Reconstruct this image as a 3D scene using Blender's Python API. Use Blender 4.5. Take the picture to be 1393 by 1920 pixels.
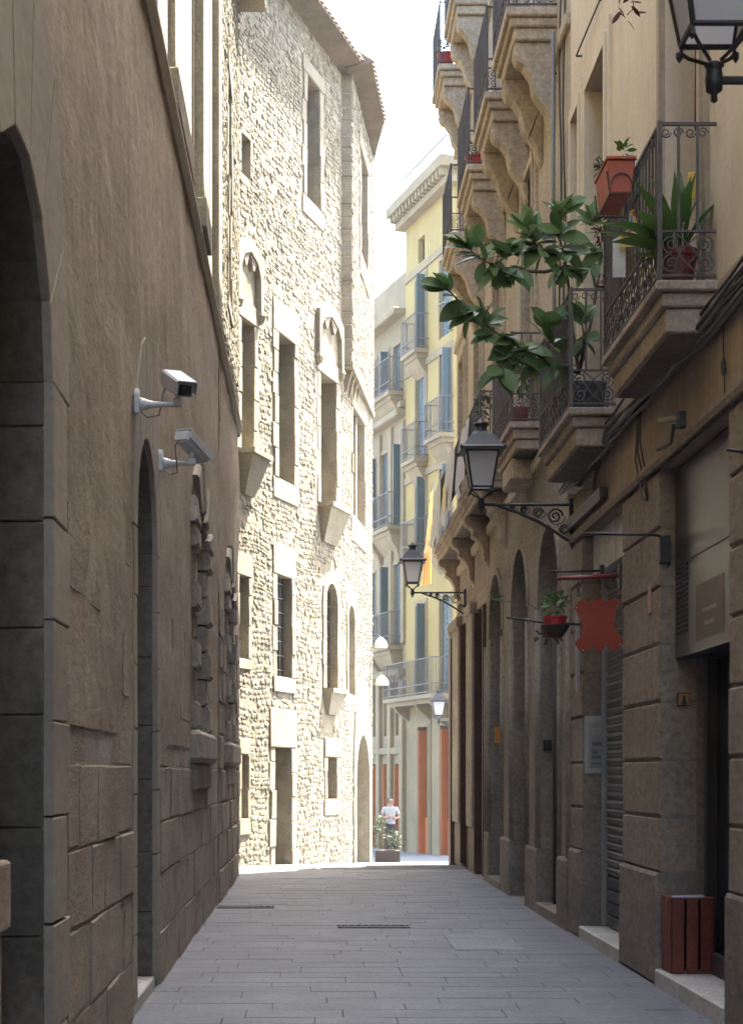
import bpy, bmesh, math, random
from mathutils import Vector, Matrix, noise
S = bpy.context.scene
for o in list(bpy.data.objects): bpy.data.objects.remove(o)
R = math.radians
# ---------------------------------------------------------------- camera, sky, sun, exposure
F, HC, VX, VY = 3200.0, 1.7, 585.0, 1450.0        # focal length (photo pixels), eye height, vanishing point
cam = bpy.data.cameras.new('camera'); camo = bpy.data.objects.new('camera', cam); S.collection.objects.link(camo)
camo.location = (0, 0, HC); camo.rotation_euler = (R(90), 0, 0)
cam.sensor_fit = 'VERTICAL'; cam.sensor_height = 36; cam.sensor_width = 26.1
cam.lens = F / 1920 * 36
cam.shift_x = (696.5 - VX) / 1920; cam.shift_y = (VY - 960) / 1920
cam.clip_start = 0.1; cam.clip_end = 2000
cam.dof.use_dof = True; cam.dof.focus_distance = 15.0; cam.dof.aperture_fstop = 7.0
S.camera = camo
SUN_EL, SH = R(63), Vector((.72, .694, 0)).normalized()
w = bpy.data.worlds.new('World'); S.world = w; w.use_nodes = True
nt = w.node_tree; bg = nt.nodes['Background']
sky = nt.nodes.new('ShaderNodeTexSky'); sky.sky_type = 'NISHITA'; sky.sun_disc = False
sky.sun_elevation = SUN_EL; sky.sun_rotation = math.atan2(SH.x, SH.y); sky.dust_density = 3.0; sky.air_density = 1.0; sky.ozone_density = 1.0
nt.links.new(sky.outputs[0], bg.inputs[0]); bg.inputs[1].default_value = 0.14
sl = bpy.data.lights.new('sun', 'SUN'); sl.energy = 4.2; sl.angle = R(.53); sl.color = (1, .95, .87)
so = bpy.data.objects.new('sun', sl); S.collection.objects.link(so)
sd = Vector((SH.x * math.cos(SUN_EL), SH.y * math.cos(SUN_EL), math.sin(SUN_EL)))
so.rotation_euler = sd.to_track_quat('Z', 'Y').to_euler(); so.location = (20, 20, 60)
S.view_settings.view_transform = 'Standard'; S.view_settings.look = 'None'
S.view_settings.gamma = 1; S.view_settings.use_curve_mapping = False
S.view_settings.exposure = 3.55
S.view_settings.use_white_balance = True; S.view_settings.white_balance_temperature = 6750; S.view_settings.white_balance_tint = 6

# ---------------------------------------------------------------- helpers
HAZE = .0009
rnd = random.Random(7)
WM = {}
def world(o): return WM.get(o.name, Matrix.Identity(4)) if o else Matrix.Identity(4)
def tag(o, label=None, cat=None, group=None, kind=None):
    if label: o['label'] = label
    if cat: o['category'] = cat
    if group: o['group'] = group
    if kind: o['kind'] = kind
    return o
def link(o, parent=None, M=None):
    S.collection.objects.link(o)
    M = M or Matrix.Identity(4)
    o.matrix_basis = M; WM[o.name] = M.copy()
    if parent:
        o.parent = parent; o.matrix_parent_inverse = world(parent).inverted()
    return o
def thing(name, loc, label, cat, group=None):
    o = bpy.data.objects.new(name, None); o.empty_display_size = .1
    link(o, None, Matrix.Translation(Vector(loc)))
    return tag(o, label, cat, group)
def inst(mesh, name, M, parent=None):
    return link(bpy.data.objects.new(name, mesh), parent, M)
def P(px, py, d): return Vector(((px - VX) * d / F, d, HC - (py - VY) * d / F))
class Fr:                                            # a wall's frame: u along, n out of the wall, z up
    def __init__(s, o, u, n): s.o, s.u, s.n = Vector(o), Vector(u), Vector(n)
    def __call__(s, u, n, z): return s.o + s.u * u + s.n * n + Vector((0, 0, z))
I3 = Fr((0, 0, 0), (1, 0, 0), (0, 1, 0))
class MB:
    def __init__(s, fr=I3): s.v, s.f, s.fr = [], [], fr
    def add(s, vs, fs):
        b = len(s.v); s.v += [tuple(s.fr(*p)) for p in vs]; s.f += [tuple(b + i for i in f) for f in fs]; return s
    def box(s, a0, a1, b0, b1, c0, c1):
        return s.add([(a0,b0,c0),(a1,b0,c0),(a1,b1,c0),(a0,b1,c0),(a0,b0,c1),(a1,b0,c1),(a1,b1,c1),(a0,b1,c1)],
                     [(3,2,1,0),(4,5,6,7),(0,1,5,4),(1,2,6,5),(2,3,7,6),(3,0,4,7)])
    def quad(s, a, b, c, d): return s.add([a, b, c, d], [(0, 1, 2, 3)])
    def prism(s, poly, f0, f1):                      # poly of (a,b); f0/f1 map (a,b) -> 3D point
        n = len(poly)
        vs = [f0(*p) for p in poly] + [f1(*p) for p in poly]
        fs = [tuple(range(n))[::-1], tuple(range(n, 2*n))] + [(i, (i+1) % n, n+(i+1) % n, n+i) for i in range(n)]
        return s.add(vs, fs)
    def tube(s, pts, r, n=6, cap=True):
        pts = [Vector(p) for p in pts]; m = len(pts); rr = r if isinstance(r, (list, tuple)) else [r] * m
        b = len(s.v); vs = []; ref = None
        for i in range(m):
            t = (pts[min(i+1, m-1)] - pts[max(i-1, 0)])
            t = t.normalized() if t.length > 1e-9 else Vector((0, 0, 1))
            if ref is None: ref = t.orthogonal().normalized()
            ref = (ref - t * ref.dot(t)); ref = ref.normalized() if ref.length > 1e-6 else t.orthogonal().normalized()
            bi = t.cross(ref)
            for k in range(n):
                a = 2 * math.pi * k / n
                vs.append(pts[i] + (ref * math.cos(a) + bi * math.sin(a)) * rr[i])
        fs = [(i*n+k, i*n+(k+1) % n, (i+1)*n+(k+1) % n, (i+1)*n+k) for i in range(m-1) for k in range(n)]
        if cap: fs += [tuple(range(n))[::-1], tuple((m-1)*n+k for k in range(n))]
        return s.add(vs, fs)
    def lathe(s, c, prof, n=12, axis='z', rot=0):    # prof of (r, h)
        vs = []
        for r, h in prof:
            for k in range(n):
                a = 2*math.pi*k/n + rot; x, y = r*math.cos(a), r*math.sin(a)
                vs.append({'z': (c[0]+x, c[1]+y, c[2]+h), 'x': (c[0]+h, c[1]+x, c[2]+y), 'y': (c[0]+x, c[1]+h, c[2]+y)}[axis])
        m = len(prof)
        fs = [(i*n+k, i*n+(k+1) % n, (i+1)*n+(k+1) % n, (i+1)*n+k) for i in range(m-1) for k in range(n)]
        fs += [tuple(range(n))[::-1], tuple((m-1)*n+k for k in range(n))]
        return s.add(vs, fs)
    def mesh(s, name, m, smooth=False):
        me = bpy.data.meshes.new(name); me.from_pydata(s.v, [], s.f)
        if m: me.materials.append(m)
        if smooth: me.polygons.foreach_set('use_smooth', [True] * len(me.polygons))
        me.update(); return me
    def build(s, name, m, parent=None, smooth=False, bevel=0, label=None, kind=None):
        me = s.mesh(name, m, smooth)
        if bevel:
            bm = bmesh.new(); bm.from_mesh(me); bmesh.ops.recalc_face_normals(bm, faces=bm.faces)
            bmesh.ops.bevel(bm, geom=[e for e in bm.edges if len(e.link_faces) == 2 and e.calc_face_angle(0) > .5], offset=bevel, segments=1, affect='EDGES')
            bm.to_mesh(me); bm.free()
        return tag(link(bpy.data.objects.new(name, me), parent), label, kind=kind)
def spiral(f, ca, cb, r0, r1, a0, turns, n=16):      # points of a scroll; f maps (a,b)->3D
    return [f(ca + (r0+(r1-r0)*i/n)*math.cos(a0+turns*2*math.pi*i/n), cb + (r0+(r1-r0)*i/n)*math.sin(a0+turns*2*math.pi*i/n)) for i in range(n+1)]

# ---------------------------------------------------------------- materials
def newmat(name):
    m = bpy.data.materials.new(name); m.use_nodes = True
    return m, m.node_tree.nodes, m.node_tree.links, m.node_tree.nodes['Principled BSDF']
def stone(name, c, c2=None, isl=.3, bump=.4, scale=5, rough=.92, streak=0., dist=.02, patch=None, pth=.6, metal=0, spec=.25, fine=.35, ys=1):
    m, N, L, b = newmat(name)
    g = N.new('ShaderNodeNewGeometry')
    pos = g.outputs['Position']
    if ys != 1:
        pm = N.new('ShaderNodeMapping'); pm.inputs['Scale'].default_value = (1, ys, 1); L.new(pos, pm.inputs['Vector']); pos = pm.outputs[0]
    def nz(sc, det=5, vec=None, r=.6):
        n = N.new('ShaderNodeTexNoise'); n.inputs['Scale'].default_value = sc; n.inputs['Detail'].default_value = det; n.inputs['Roughness'].default_value = r
        L.new(vec or pos, n.inputs['Vector']); return n.outputs['Fac']
    def mix(a, bb, fac, mode='MIX'):
        x = N.new('ShaderNodeMix'); x.data_type = 'RGBA'; x.blend_type = mode
        for v, i in ((fac, 0), (a, 6), (bb, 7)):
            if isinstance(v, (int, float)): x.inputs[i].default_value = v
            elif isinstance(v, tuple): x.inputs[i].default_value = (*v, 1)
            else: L.new(v, x.inputs[i])
        return x.outputs[2]
    def rng(v, lo, hi, a=0, bb=1):
        x = N.new('ShaderNodeMapRange'); x.inputs['From Min'].default_value = a; x.inputs['From Max'].default_value = bb
        x.inputs['To Min'].default_value = lo; x.inputs['To Max'].default_value = hi; L.new(v, x.inputs['Value']); return x.outputs[0]
    c2 = c2 or tuple(x*.7 for x in c)
    col = mix(c, c2, rng(nz(scale*.35), 0, 1, .38, .62))
    f = nz(scale*6, 6, r=.7)
    col = mix(col, rng(f, 1-fine, 1+fine, .3, .7), 1.0, 'MULTIPLY')
    if isl: col = mix(col, rng(g.outputs['Random Per Island'], 1-isl, 1+isl), 1.0, 'MULTIPLY')
    if streak:
        mp = N.new('ShaderNodeMapping'); mp.inputs['Scale'].default_value = (1, 1, .07); L.new(g.outputs['Position'], mp.inputs['Vector'])
        col = mix(col, rng(nz(7, 4, mp.outputs[0]), 1-streak, 1+streak*.6, .3, .7), 1.0, 'MULTIPLY')
    if patch: col = mix(col, patch, rng(nz(scale*.6, 8, r=.75), 0, .85, pth, pth+.08))
    L.new(col, b.inputs['Base Color'])
    b.inputs['Roughness'].default_value = rough; b.inputs['Metallic'].default_value = metal
    b.inputs['Specular IOR Level'].default_value = spec
    if bump:
        bp = N.new('ShaderNodeBump'); bp.inputs['Strength'].default_value = bump; bp.inputs['Distance'].default_value = dist
        h = N.new('ShaderNodeMath'); h.operation = 'ADD'; L.new(nz(scale*1.2, 8, r=.65), h.inputs[0]); L.new(rng(f, 0, .6), h.inputs[1])
        L.new(h.outputs[0], bp.inputs['Height']); L.new(bp.outputs[0], b.inputs['Normal'])
    return m
def plain(name, c, rough=.5, metal=0, spec=.5, isl=.0, fine=.12, scale=8, bump=.05, trans=0, emit=None):
    m = stone(name, c, tuple(x*.85 for x in c), isl=isl, bump=bump, scale=scale, rough=rough, metal=metal, spec=spec, fine=fine)
    b = m.node_tree.nodes['Principled BSDF']
    if trans: b.inputs['Transmission Weight'].default_value = trans
    return m
def leafmat(name, c, c2, rough=.35, tr=.25):
    m, N, L, b = newmat(name)
    oi = N.new('ShaderNodeObjectInfo'); x = N.new('ShaderNodeMix'); x.data_type = 'RGBA'
    g = N.new('ShaderNodeNewGeometry'); ad = N.new('ShaderNodeMath'); ad.operation = 'ADD'; fr = N.new('ShaderNodeMath'); fr.operation = 'FRACT'
    L.new(oi.outputs['Random'], ad.inputs[0]); L.new(g.outputs['Random Per Island'], ad.inputs[1]); L.new(ad.outputs[0], fr.inputs[0]); L.new(fr.outputs[0], x.inputs[0])
    x.inputs[6].default_value = (*c, 1); x.inputs[7].default_value = (*c2, 1); L.new(x.outputs[2], b.inputs['Base Color'])
    b.inputs['Roughness'].default_value = rough
    t = N.new('ShaderNodeBsdfTranslucent'); L.new(x.outputs[2], t.inputs[0]); ms = N.new('ShaderNodeMixShader'); ms.inputs[0].default_value = tr
    L.new(b.outputs[0], ms.inputs[1]); L.new(t.outputs[0], ms.inputs[2]); L.new(ms.outputs[0], N['Material Output'].inputs[0])
    return m
M = dict(
    awall=stone('eroded_sandstone', (.36,.295,.225), (.27,.215,.165), isl=0, bump=.55, scale=4, streak=.1, dist=.02, patch=(.40,.345,.275), pth=.58, fine=.25, ys=.35),
    ablock=stone('sandstone_block', (.33,.27,.21), (.24,.195,.152), isl=.12, bump=.9, scale=5, dist=.03, patch=(.34,.3,.245), pth=.58, fine=.25, ys=.4),
    adark=stone('dark_passage_stone', (.15,.133,.108), (.10,.09,.075), isl=.1, bump=.3, scale=3, patch=(.19,.17,.15), pth=.62),
    adress=stone('dressed_grey_stone', (.34,.295,.24), (.27,.235,.19), ys=.4, isl=.05, bump=.2, scale=3, streak=.05, fine=.15),
    aquoin=stone('smooth_grey_stone', (.33,.285,.235), (.26,.22,.18), isl=.1, bump=.2, scale=3),
    pmortar=stone('pale_lime_mortar', (.36,.325,.28), (.27,.24,.2), isl=0, bump=.8, scale=8),
    mortar=stone('mortar', (.33,.29,.24), isl=0, bump=.5),
    rubble=stone('rubble_stone', (.26,.23,.172), (.19,.165,.122), isl=.28, bump=.4, scale=7, dist=.02),
    bdress=stone('pale_dressed_stone', (.27,.238,.176), (.21,.18,.132), isl=.16, bump=.3, scale=4),
    bwall=stone('rubble_mortar', (.27,.235,.17), (.195,.166,.118), isl=0, bump=.5, scale=8, dist=.04),
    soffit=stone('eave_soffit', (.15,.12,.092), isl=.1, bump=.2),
    rooftile=stone('terracotta_roof', (.24,.185,.14), isl=.2, bump=.3),
    dbase=stone('brown_sandstone', (.31,.255,.195), (.23,.19,.148), isl=.1, bump=.4, scale=3, streak=.1, patch=(.27,.2,.155), pth=.6, ys=.5),
    dplinth=stone('grey_plinth_stone', (.25,.21,.175), (.17,.148,.128), isl=.1, bump=.4, scale=3, ys=.4, patch=(.13,.12,.11), pth=.58),
    dplaster=stone('cream_plaster', (.58,.50,.37), (.52,.44,.32), isl=0, bump=.12, scale=3, streak=.08, fine=.1),
    dlow=stone('tan_plaster', (.38,.305,.22), (.29,.23,.165), isl=0, bump=.25, scale=3, streak=.18, fine=.15, ys=.5),
    d2=stone('ochre_stone', (.42,.35,.26), (.34,.28,.21), isl=.06, bump=.3, scale=3, streak=.15),
    d2low=stone('tan_pier_stone', (.30,.255,.2), (.215,.183,.148), ys=.4, isl=.08, bump=.3, scale=3, streak=.15, patch=(.2,.17,.14), pth=.63),
    balc=stone('balcony_stone', (.40,.33,.26), (.30,.24,.19), isl=.05, bump=.3, scale=5, streak=.2),
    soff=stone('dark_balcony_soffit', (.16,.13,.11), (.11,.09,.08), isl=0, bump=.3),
    yell=stone('yellow_plaster', (.30,.232,.092), (.265,.205,.082), isl=0, bump=.1, scale=3, fine=.08),
    cream=stone('cream_limestone', (.23,.188,.118), (.185,.15,.094), isl=.04, bump=.2, scale=3, fine=.12),
    teal=plain('teal_shutter_paint', (.013,.042,.055), .55, isl=.25),
    orange=plain('orange_door_paint', (.46,.135,.035), .5),
    brownwood=stone('dark_brown_wood', (.07,.035,.022), (.045,.022,.015), isl=.2, bump=.2, rough=.55),
    doorwood=stone('weathered_wood', (.12,.08,.055), (.08,.05,.035), isl=.2, bump=.3, rough=.7, streak=.3),
    glass=plain('dark_window_glass', (.015,.018,.02), .08, spec=.6, fine=0, bump=0),
    black=plain('black_wrought_iron', (.022,.022,.024), .5, spec=.5, bump=.1),
    rail=stone('worn_grey_iron', (.11,.10,.095), (.075,.065,.06), isl=.1, bump=.15, scale=12, rough=.6),
    cable=plain('black_cable', (.03,.028,.027), .55),
    gcable=plain('grey_cable', (.17,.16,.15), .6),
    white=plain('white_camera_plastic', (.62,.62,.62), .4),
    frost=leafmat('frosted_lamp_glass', (.85,.86,.89), (.82,.83,.86), .3, .6),
    metal=stone('brushed_metal_panel', (.16,.17,.18), (.12,.13,.14), isl=.03, bump=.05, scale=2, rough=.3, metal=.9, fine=.06),
    steel=plain('galvanised_steel', (.42,.42,.42), .4, metal=.8),
    marble=stone('pale_marble_step', (.52,.5,.47), (.42,.4,.37), isl=.05, bump=.1, scale=4, rough=.6),
    street=stone('street_paving', (.18,.184,.2), (.135,.139,.154), isl=.2, bump=.3, scale=4, rough=.55, spec=.4, patch=(.225,.225,.235), pth=.6),
    joint=stone('street_joint', (.15,.152,.165), isl=0, bump=.5),
    patchc=stone('street_concrete_patch', (.30,.302,.315), (.25,.252,.265), isl=0, bump=.3, rough=.85),
    iron=plain('cast_iron_cover', (.07,.07,.075), .6, metal=.5, bump=.2),
    leather=stone('tanned_leather_red', (.27,.035,.018), (.33,.06,.022), isl=0, bump=.15, scale=7, rough=.5, fine=.1),
    redbar=plain('red_painted_iron', (.22,.035,.03), .45),
    redpot=plain('bright_red_plastic', (.5,.03,.03), .4),
    terra=plain('terracotta_pot', (.42,.09,.045), .6),
    darkred=plain('dark_red_pot', (.19,.03,.03), .45),
    soil=plain('soil_and_coir', (.05,.035,.025), .95, bump=.6, scale=20),
    bark=plain('ficus_bark', (.14,.095,.07), .8, bump=.3),
    crate=stone('red_stained_crate', (.20,.055,.032), (.13,.035,.022), isl=.15, bump=.2, rough=.6, streak=.2),
    board=plain('grey_board', (.40,.40,.39), .6),
    boardd=plain('grey_board_print', (.17,.17,.175), .6),
    cloth=plain('pale_grey_cloth', (.48,.48,.48), .85),
    yflag=plain('yellow_cloth', (.72,.50,.06), .85), rflag=plain('red_cloth', (.62,.06,.04), .85),
    shirt=plain('white_cotton', (.4,.4,.42), .9), trousers=plain('black_trousers', (.02,.02,.024), .8),
    skin=plain('skin', (.42,.24,.17), .55), hair=plain('dark_hair', (.025,.018,.015), .5),
    sticker=plain('orange_sticker', (.75,.30,.03), .5), tileo=plain('orange_tile_print', (.42,.21,.08), .5),
    paperw=plain('white_paper', (.66,.66,.62), .8), papery=plain('yellow_print', (.72,.50,.10), .6), paperb=plain('blue_print', (.10,.30,.60), .6), paperr=plain('red_print', (.60,.10,.06), .6),
    sheet=stone('weathered_white_panel', (.50,.50,.49), (.36,.36,.36), isl=0, bump=.1, scale=5, rough=.6, streak=.3),
    green=leafmat('rubber_plant_leaf', (.07,.135,.045), (.14,.225,.075), .48),
    strap=leafmat('strap_leaf', (.055,.12,.025), (.11,.21,.045), .45),
    lime=leafmat('small_leaf', (.05,.13,.025), (.10,.20,.05), .5),
    dusk=leafmat('dusty_leaf', (.05,.06,.035), (.08,.10,.05), .6),
    purple=leafmat('purple_leaf', (.06,.02,.02), (.12,.04,.035), .5),
)
# ---------------------------------------------------------------- wall tools
def gz(d):                                           # the street falls away beyond the sunlit corner
    if d < 31.5: return 0.0
    if d < 43: return -(d - 31.5) * .047
    if d < 52: return -.54 - (d - 43) * .022
    return -.74
def op(u0, u1, z0, z1, rise=0, depth=.3, **k): return dict(u0=u0, u1=u1, z0=z0, z1=z1, rise=rise, depth=depth, **k)
def arcpts(o, n=12):
    c, a, b, zs = (o['u0']+o['u1'])/2, (o['u1']-o['u0'])/2, o['rise'], o['z1']-o['rise']
    return [(c - a*math.cos(math.pi*i/n), zs + b*math.sin(math.pi*i/n)) for i in range(n+1)]
def wall(fr, u0, u1, z0, z1, ops, name, m, parent, rev=None):
    us = sorted({u0, u1, *[max(u0, min(u1, o[k])) for o in ops for k in ('u0', 'u1')]}); zs = sorted({z0, z1, *[max(z0, min(z1, o[k])) for o in ops for k in ('z0', 'z1')]})
    b = MB(fr); rb = MB(fr) if rev else b
    for i in range(len(us)-1):
        for j in range(len(zs)-1):
            uc, zc = (us[i]+us[i+1])/2, (zs[j]+zs[j+1])/2
            if any(o['u0'] < uc < o['u1'] and o['z0'] < zc < o['z1'] for o in ops): continue
            b.quad((us[i],0,zs[j]), (us[i+1],0,zs[j]), (us[i+1],0,zs[j+1]), (us[i],0,zs[j+1]))
    for o in ops:
        D = -o['depth']; zt = o['z1']-o['rise']
        rb.quad((o['u0'],0,o['z0']), (o['u0'],0,zt), (o['u0'],D,zt), (o['u0'],D,o['z0']))
        rb.quad((o['u1'],0,o['z0']), (o['u1'],D,o['z0']), (o['u1'],D,zt), (o['u1'],0,zt))
        rb.quad((o['u0'],0,o['z0']), (o['u0'],D,o['z0']), (o['u1'],D,o['z0']), (o['u1'],0,o['z0']))
        if o['rise']:
            p = arcpts(o)
            for a, c in zip(p, p[1:]):
                b.quad((a[0],0,a[1]), (c[0],0,c[1]), (c[0],0,o['z1']), (a[0],0,o['z1'])) if True else 0
                rb.quad((a[0],0,a[1]), (a[0],D,a[1]), (c[0],D,c[1]), (c[0],0,c[1]))
        else: rb.quad((o['u0'],0,zt), (o['u1'],0,zt), (o['u1'],D,zt), (o['u0'],D,zt))
    ob = b.build(name, m, parent)
    if rev: rb.build('reveals', rev, parent)
    return ob
def pane(fr, o, m, parent, name='window', frame=None, bars=0, muntin=True):
    D = -o['depth']+.01; b = MB(fr)
    b.box(o['u0']-.02, o['u1']+.02, D-.05, D, o['z0']-.02, o['z1']+.02)
    w_ = b.build(name, m, parent)
    if frame:
        f = MB(fr); t = .07
        f.box(o['u0'], o['u0']+t, D+.002, D+.05, o['z0'], o['z1']); f.box(o['u1']-t, o['u1'], D+.002, D+.05, o['z0'], o['z1'])
        f.box(o['u0']+t, o['u1']-t, D+.002, D+.05, o['z1']-t-o['rise']*.5, o['z1']-o['rise']*.5); f.box(o['u0']+t, o['u1']-t, D+.002, D+.05, o['z0'], o['z0']+t)
        if muntin: c = (o['u0']+o['u1'])/2; f.box(c-.03, c+.03, D+.002, D+.045, o['z0']+t, o['z1']-t-o['rise']*.5)
        f.build('frame', frame, w_)
    return w_
def block(fr, c4, n0, n1, m, parent, name='stone_block', bev=.012, jit=.004):
    """a stone with four face corners (u,z) anticlockwise, chamfered front"""
    b = MB(fr); cu = sum(p[0] for p in c4)/4; cz = sum(p[1] for p in c4)/4
    j = lambda: rnd.uniform(-jit, jit)
    o_ = [(p[0]+j(), p[1]+j()) for p in c4]
    i_ = [(p[0]+(cu-p[0])/max(abs(cu-p[0]), .02)*bev, p[1]+(cz-p[1])/max(abs(cz-p[1]), .02)*bev) for p in o_]
    vs = [(p[0], n0, p[1]) for p in o_] + [(p[0], n1-bev*.8, p[1]) for p in o_] + [(p[0], n1+j(), p[1]) for p in i_]
    b.add(vs, [(0,1,5,4),(1,2,6,5),(2,3,7,6),(3,0,4,7),(4,5,9,8),(5,6,10,9),(6,7,11,10),(7,4,8,11),(8,9,10,11)])
    return b.build(name, m, parent)
def arch_stones(fr, o, side, top, n0, n1, m, parent, nv=11, z0=0, course=.47, sides=(1, 1)):
    """jamb blocks and voussoirs around an arched opening; side/top = width of the dressing"""
    c, a, bb, zs = (o['u0']+o['u1'])/2, (o['u1']-o['u0'])/2, o['rise'], o['z1']-o['rise']
    for s in (0, 1):
        if not sides[s]: continue
        z, k = z0, 0
        while z < zs - .01:
            zz = min(z+course*rnd.uniform(.9, 1.1), zs); zz = zs if zs-zz < .15 else zz
            w_ = side*(1 if k % 2 else .82)
            u = (o['u0']-w_, o['u0']) if s == 0 else (o['u1'], o['u1']+w_)
            block(fr, [(u[0],z+.003),(u[1],z+.003),(u[1],zz-.003),(u[0],zz-.003)], n0, n1, m, parent, 'jamb_stone', .008); z = zz; k += 1
    for i in range(nv):
        t0, t1 = math.pi*(i+.006)/nv, math.pi*(i+.994)/nv
        e = lambda t, k: (c-(a+k*side)*math.cos(t), zs+(bb+k*top)*math.sin(t))
        block(fr, [e(t0,0), e(t0,1), e(t1,1), e(t1,0)], n0, n1, m, parent, 'voussoir', .008, .002)
def rubble(fr, u0, u1, z0, z1, skip, m, parent, hmin=.06, hmax=.145, keep=300, dep=(.003, .025), zrow=None):
    out = []; z = z0
    while z < z1:
        h = rnd.uniform(hmin, hmax); u = u0 + rnd.uniform(-.2, 0)
        while u < u1:
            w_ = h*rnd.uniform(.8, 2.6); cu, cz = u+w_/2, z+h/2+.03*math.sin(u*3+z)
            if cu > u0+.03 and cu < u1-.03 and not any(s[0]-w_*.35 < cu < s[1]+w_*.35 and s[2]-h*.35 < cz < s[3]+h*.35 for s in skip) and rnd.random() > .1:
                n = 6; ring = []; sx, sz = w_*.5*rnd.uniform(.85, 1.0), h*.5*rnd.uniform(.82, 1.05); a0 = rnd.random()
                for k in range(n):
                    a = 2*math.pi*(k+a0+rnd.uniform(-.25, .25))/n; ca, sa = math.cos(a), math.sin(a)
                    q = 1/max(abs(ca), abs(sa))**.8*rnd.uniform(.82, 1.08); ring.append((ca*q*sx, sa*q*sz))
                d = rnd.uniform(*dep)*(1.35 if rnd.random() < .12 else 1)
                tx, tz = rnd.uniform(-.25, .25)*sx, rnd.uniform(-.2, .3)*sz; k2 = rnd.uniform(.66, .9)
                vs = [(cu+p[0], -.02, cz+p[1]) for p in ring] + [(cu+p[0]*.97, d*.55, cz+p[1]*.97) for p in ring] + [(cu+p[0]*k2+tx*.3, d*rnd.uniform(.85, 1.05), cz+p[1]*k2+tz*.3) for p in ring] + [(cu+tx, d*1.06, cz+tz)]
                fs = [(i, (i+1) % n, n+(i+1) % n, n+i) for i in range(n)] + [(n+i, n+(i+1) % n, 2*n+(i+1) % n, 2*n+i) for i in range(n)] + [(2*n+i, 2*n+(i+1) % n, 3*n) for i in range(n)]
                w0 = fr(cu, 0, cz); out.append((w_*h/w0.y**2, vs, fs))
            u += w_
        z += h*.97
    out.sort(key=lambda t: -t[0])
    for a, vs, fs in out[:keep]: MB(fr).add(vs, fs).build('stone', m, parent)
    if out[keep:]:
        b = MB(fr)
        for a, vs, fs in out[keep:]: b.add(vs, fs)
        b.build('small_stones', m, parent, kind='stuff')
def dressed(fr, o, m, parent, jw=.3, lint=.5, sill=.3, n1=.035):
    """large smooth stones round a window; returns the area they cover"""
    u0, u1, z0, z1 = o['u0'], o['u1'], o['z0'], o['z1']; D = -.12
    for s in (0, 1):
        z, k = z0, s
        while z < z1-.01:
            zz = min(z+rnd.uniform(.42, .62), z1); zz = z1 if z1-zz < .2 else zz
            w_ = jw*(1 if k % 2 else .72)*rnd.uniform(.95, 1.1); u = (u0-w_, u0-.002) if s == 0 else (u1+.002, u1+w_)
            block(fr, [(u[0],z+.004),(u[1],z+.004),(u[1],zz-.004),(u[0],zz-.004)], D, n1+rnd.uniform(-.022, .012), m, parent, 'jamb_stone', .015, .006); z = zz; k += 1
    if lint: block(fr, [(u0-jw*.9,z1+.004),(u1+jw*.9,z1+.004),(u1+jw*.9,z1+lint),(u0-jw*.9,z1+lint)], D, n1, m, parent, 'lintel', .015, .008)
    if sill: block(fr, [(u0-jw*.9,z0-sill),(u1+jw*.9,z0-sill),(u1+jw*.9,z0-.004),(u0-jw*.9,z0-.004)], D, n1, m, parent, 'sill', .015, .008)
    return (u0-jw*.95, u1+jw*.95, z0-sill, z1+lint)
def console_sill(fr, o, m, parent, w_=.12, h=.75, n1=.3):
    c, hw = (o['u0']+o['u1'])/2, (o['u1']-o['u0'])/2+w_
    b = MB(fr); zt = o['z0']
    b.box(c-hw, c+hw, -.05, n1, zt-.1, zt-.005)
    b.add([(c-hw+.04,-.05,zt-.1),(c+hw-.04,-.05,zt-.1),(c+hw-.04,n1-.05,zt-.1),(c-hw+.04,n1-.05,zt-.1),(c-hw+.25,-.05,zt-h),(c+hw-.25,-.05,zt-h),(c+hw-.25,.06,zt-h),(c-hw+.25,.06,zt-h)],
          [(0,1,2,3),(7,6,5,4),(3,2,6,7),(0,3,7,4),(1,5,6,2)])
    b.build('console_sill', m, parent)
# ---------------------------------------------------------------- ground and street
b = MB(); ds = [-60, 0, 31.5, 34, 37, 40, 43, 47, 52, 60, 120, 400]; xs = [-300, -30, -6, 0, 6, 30, 300]
for i in range(len(ds)-1):
    for j in range(len(xs)-1):
        b.quad((xs[j],ds[i],gz(ds[i])-.03), (xs[j+1],ds[i],gz(ds[i])-.03), (xs[j+1],ds[i+1],gz(ds[i+1])-.03), (xs[j],ds[i+1],gz(ds[i+1])-.03))
tag(b.build('ground', M['joint']), kind='structure')
b = MB(); ds2 = [30.2, 31.5, 34, 37, 40, 43, 47, 52, 60]
for i in range(len(ds2)-1): b.quad((-6,ds2[i],gz(ds2[i])), (14,ds2[i],gz(ds2[i])), (14,ds2[i+1],gz(ds2[i+1])), (-6,ds2[i+1],gz(ds2[i+1])))
b.box(-1.3, 2.9, -12, 30.2, -.2, -.008)
street = tag(b.build('street', M['joint']), kind='structure')
slabs = []; y = 8.0
while y < 30.2:
    h = rnd.uniform(.27, .42); x = -1.25 + rnd.uniform(-.5, 0)
    while x < 2.85:
        w_ = rnd.uniform(.55, 1.15); x0, x1 = max(x, -1.25), min(x+w_, 2.85)
        if x1-x0 > .08: slabs.append((x0+.0025, x1-.0025, y+.003, min(y+h, 30.2)-.003, rnd.uniform(-.003, .001)))
        x += w_
    y += h
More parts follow.
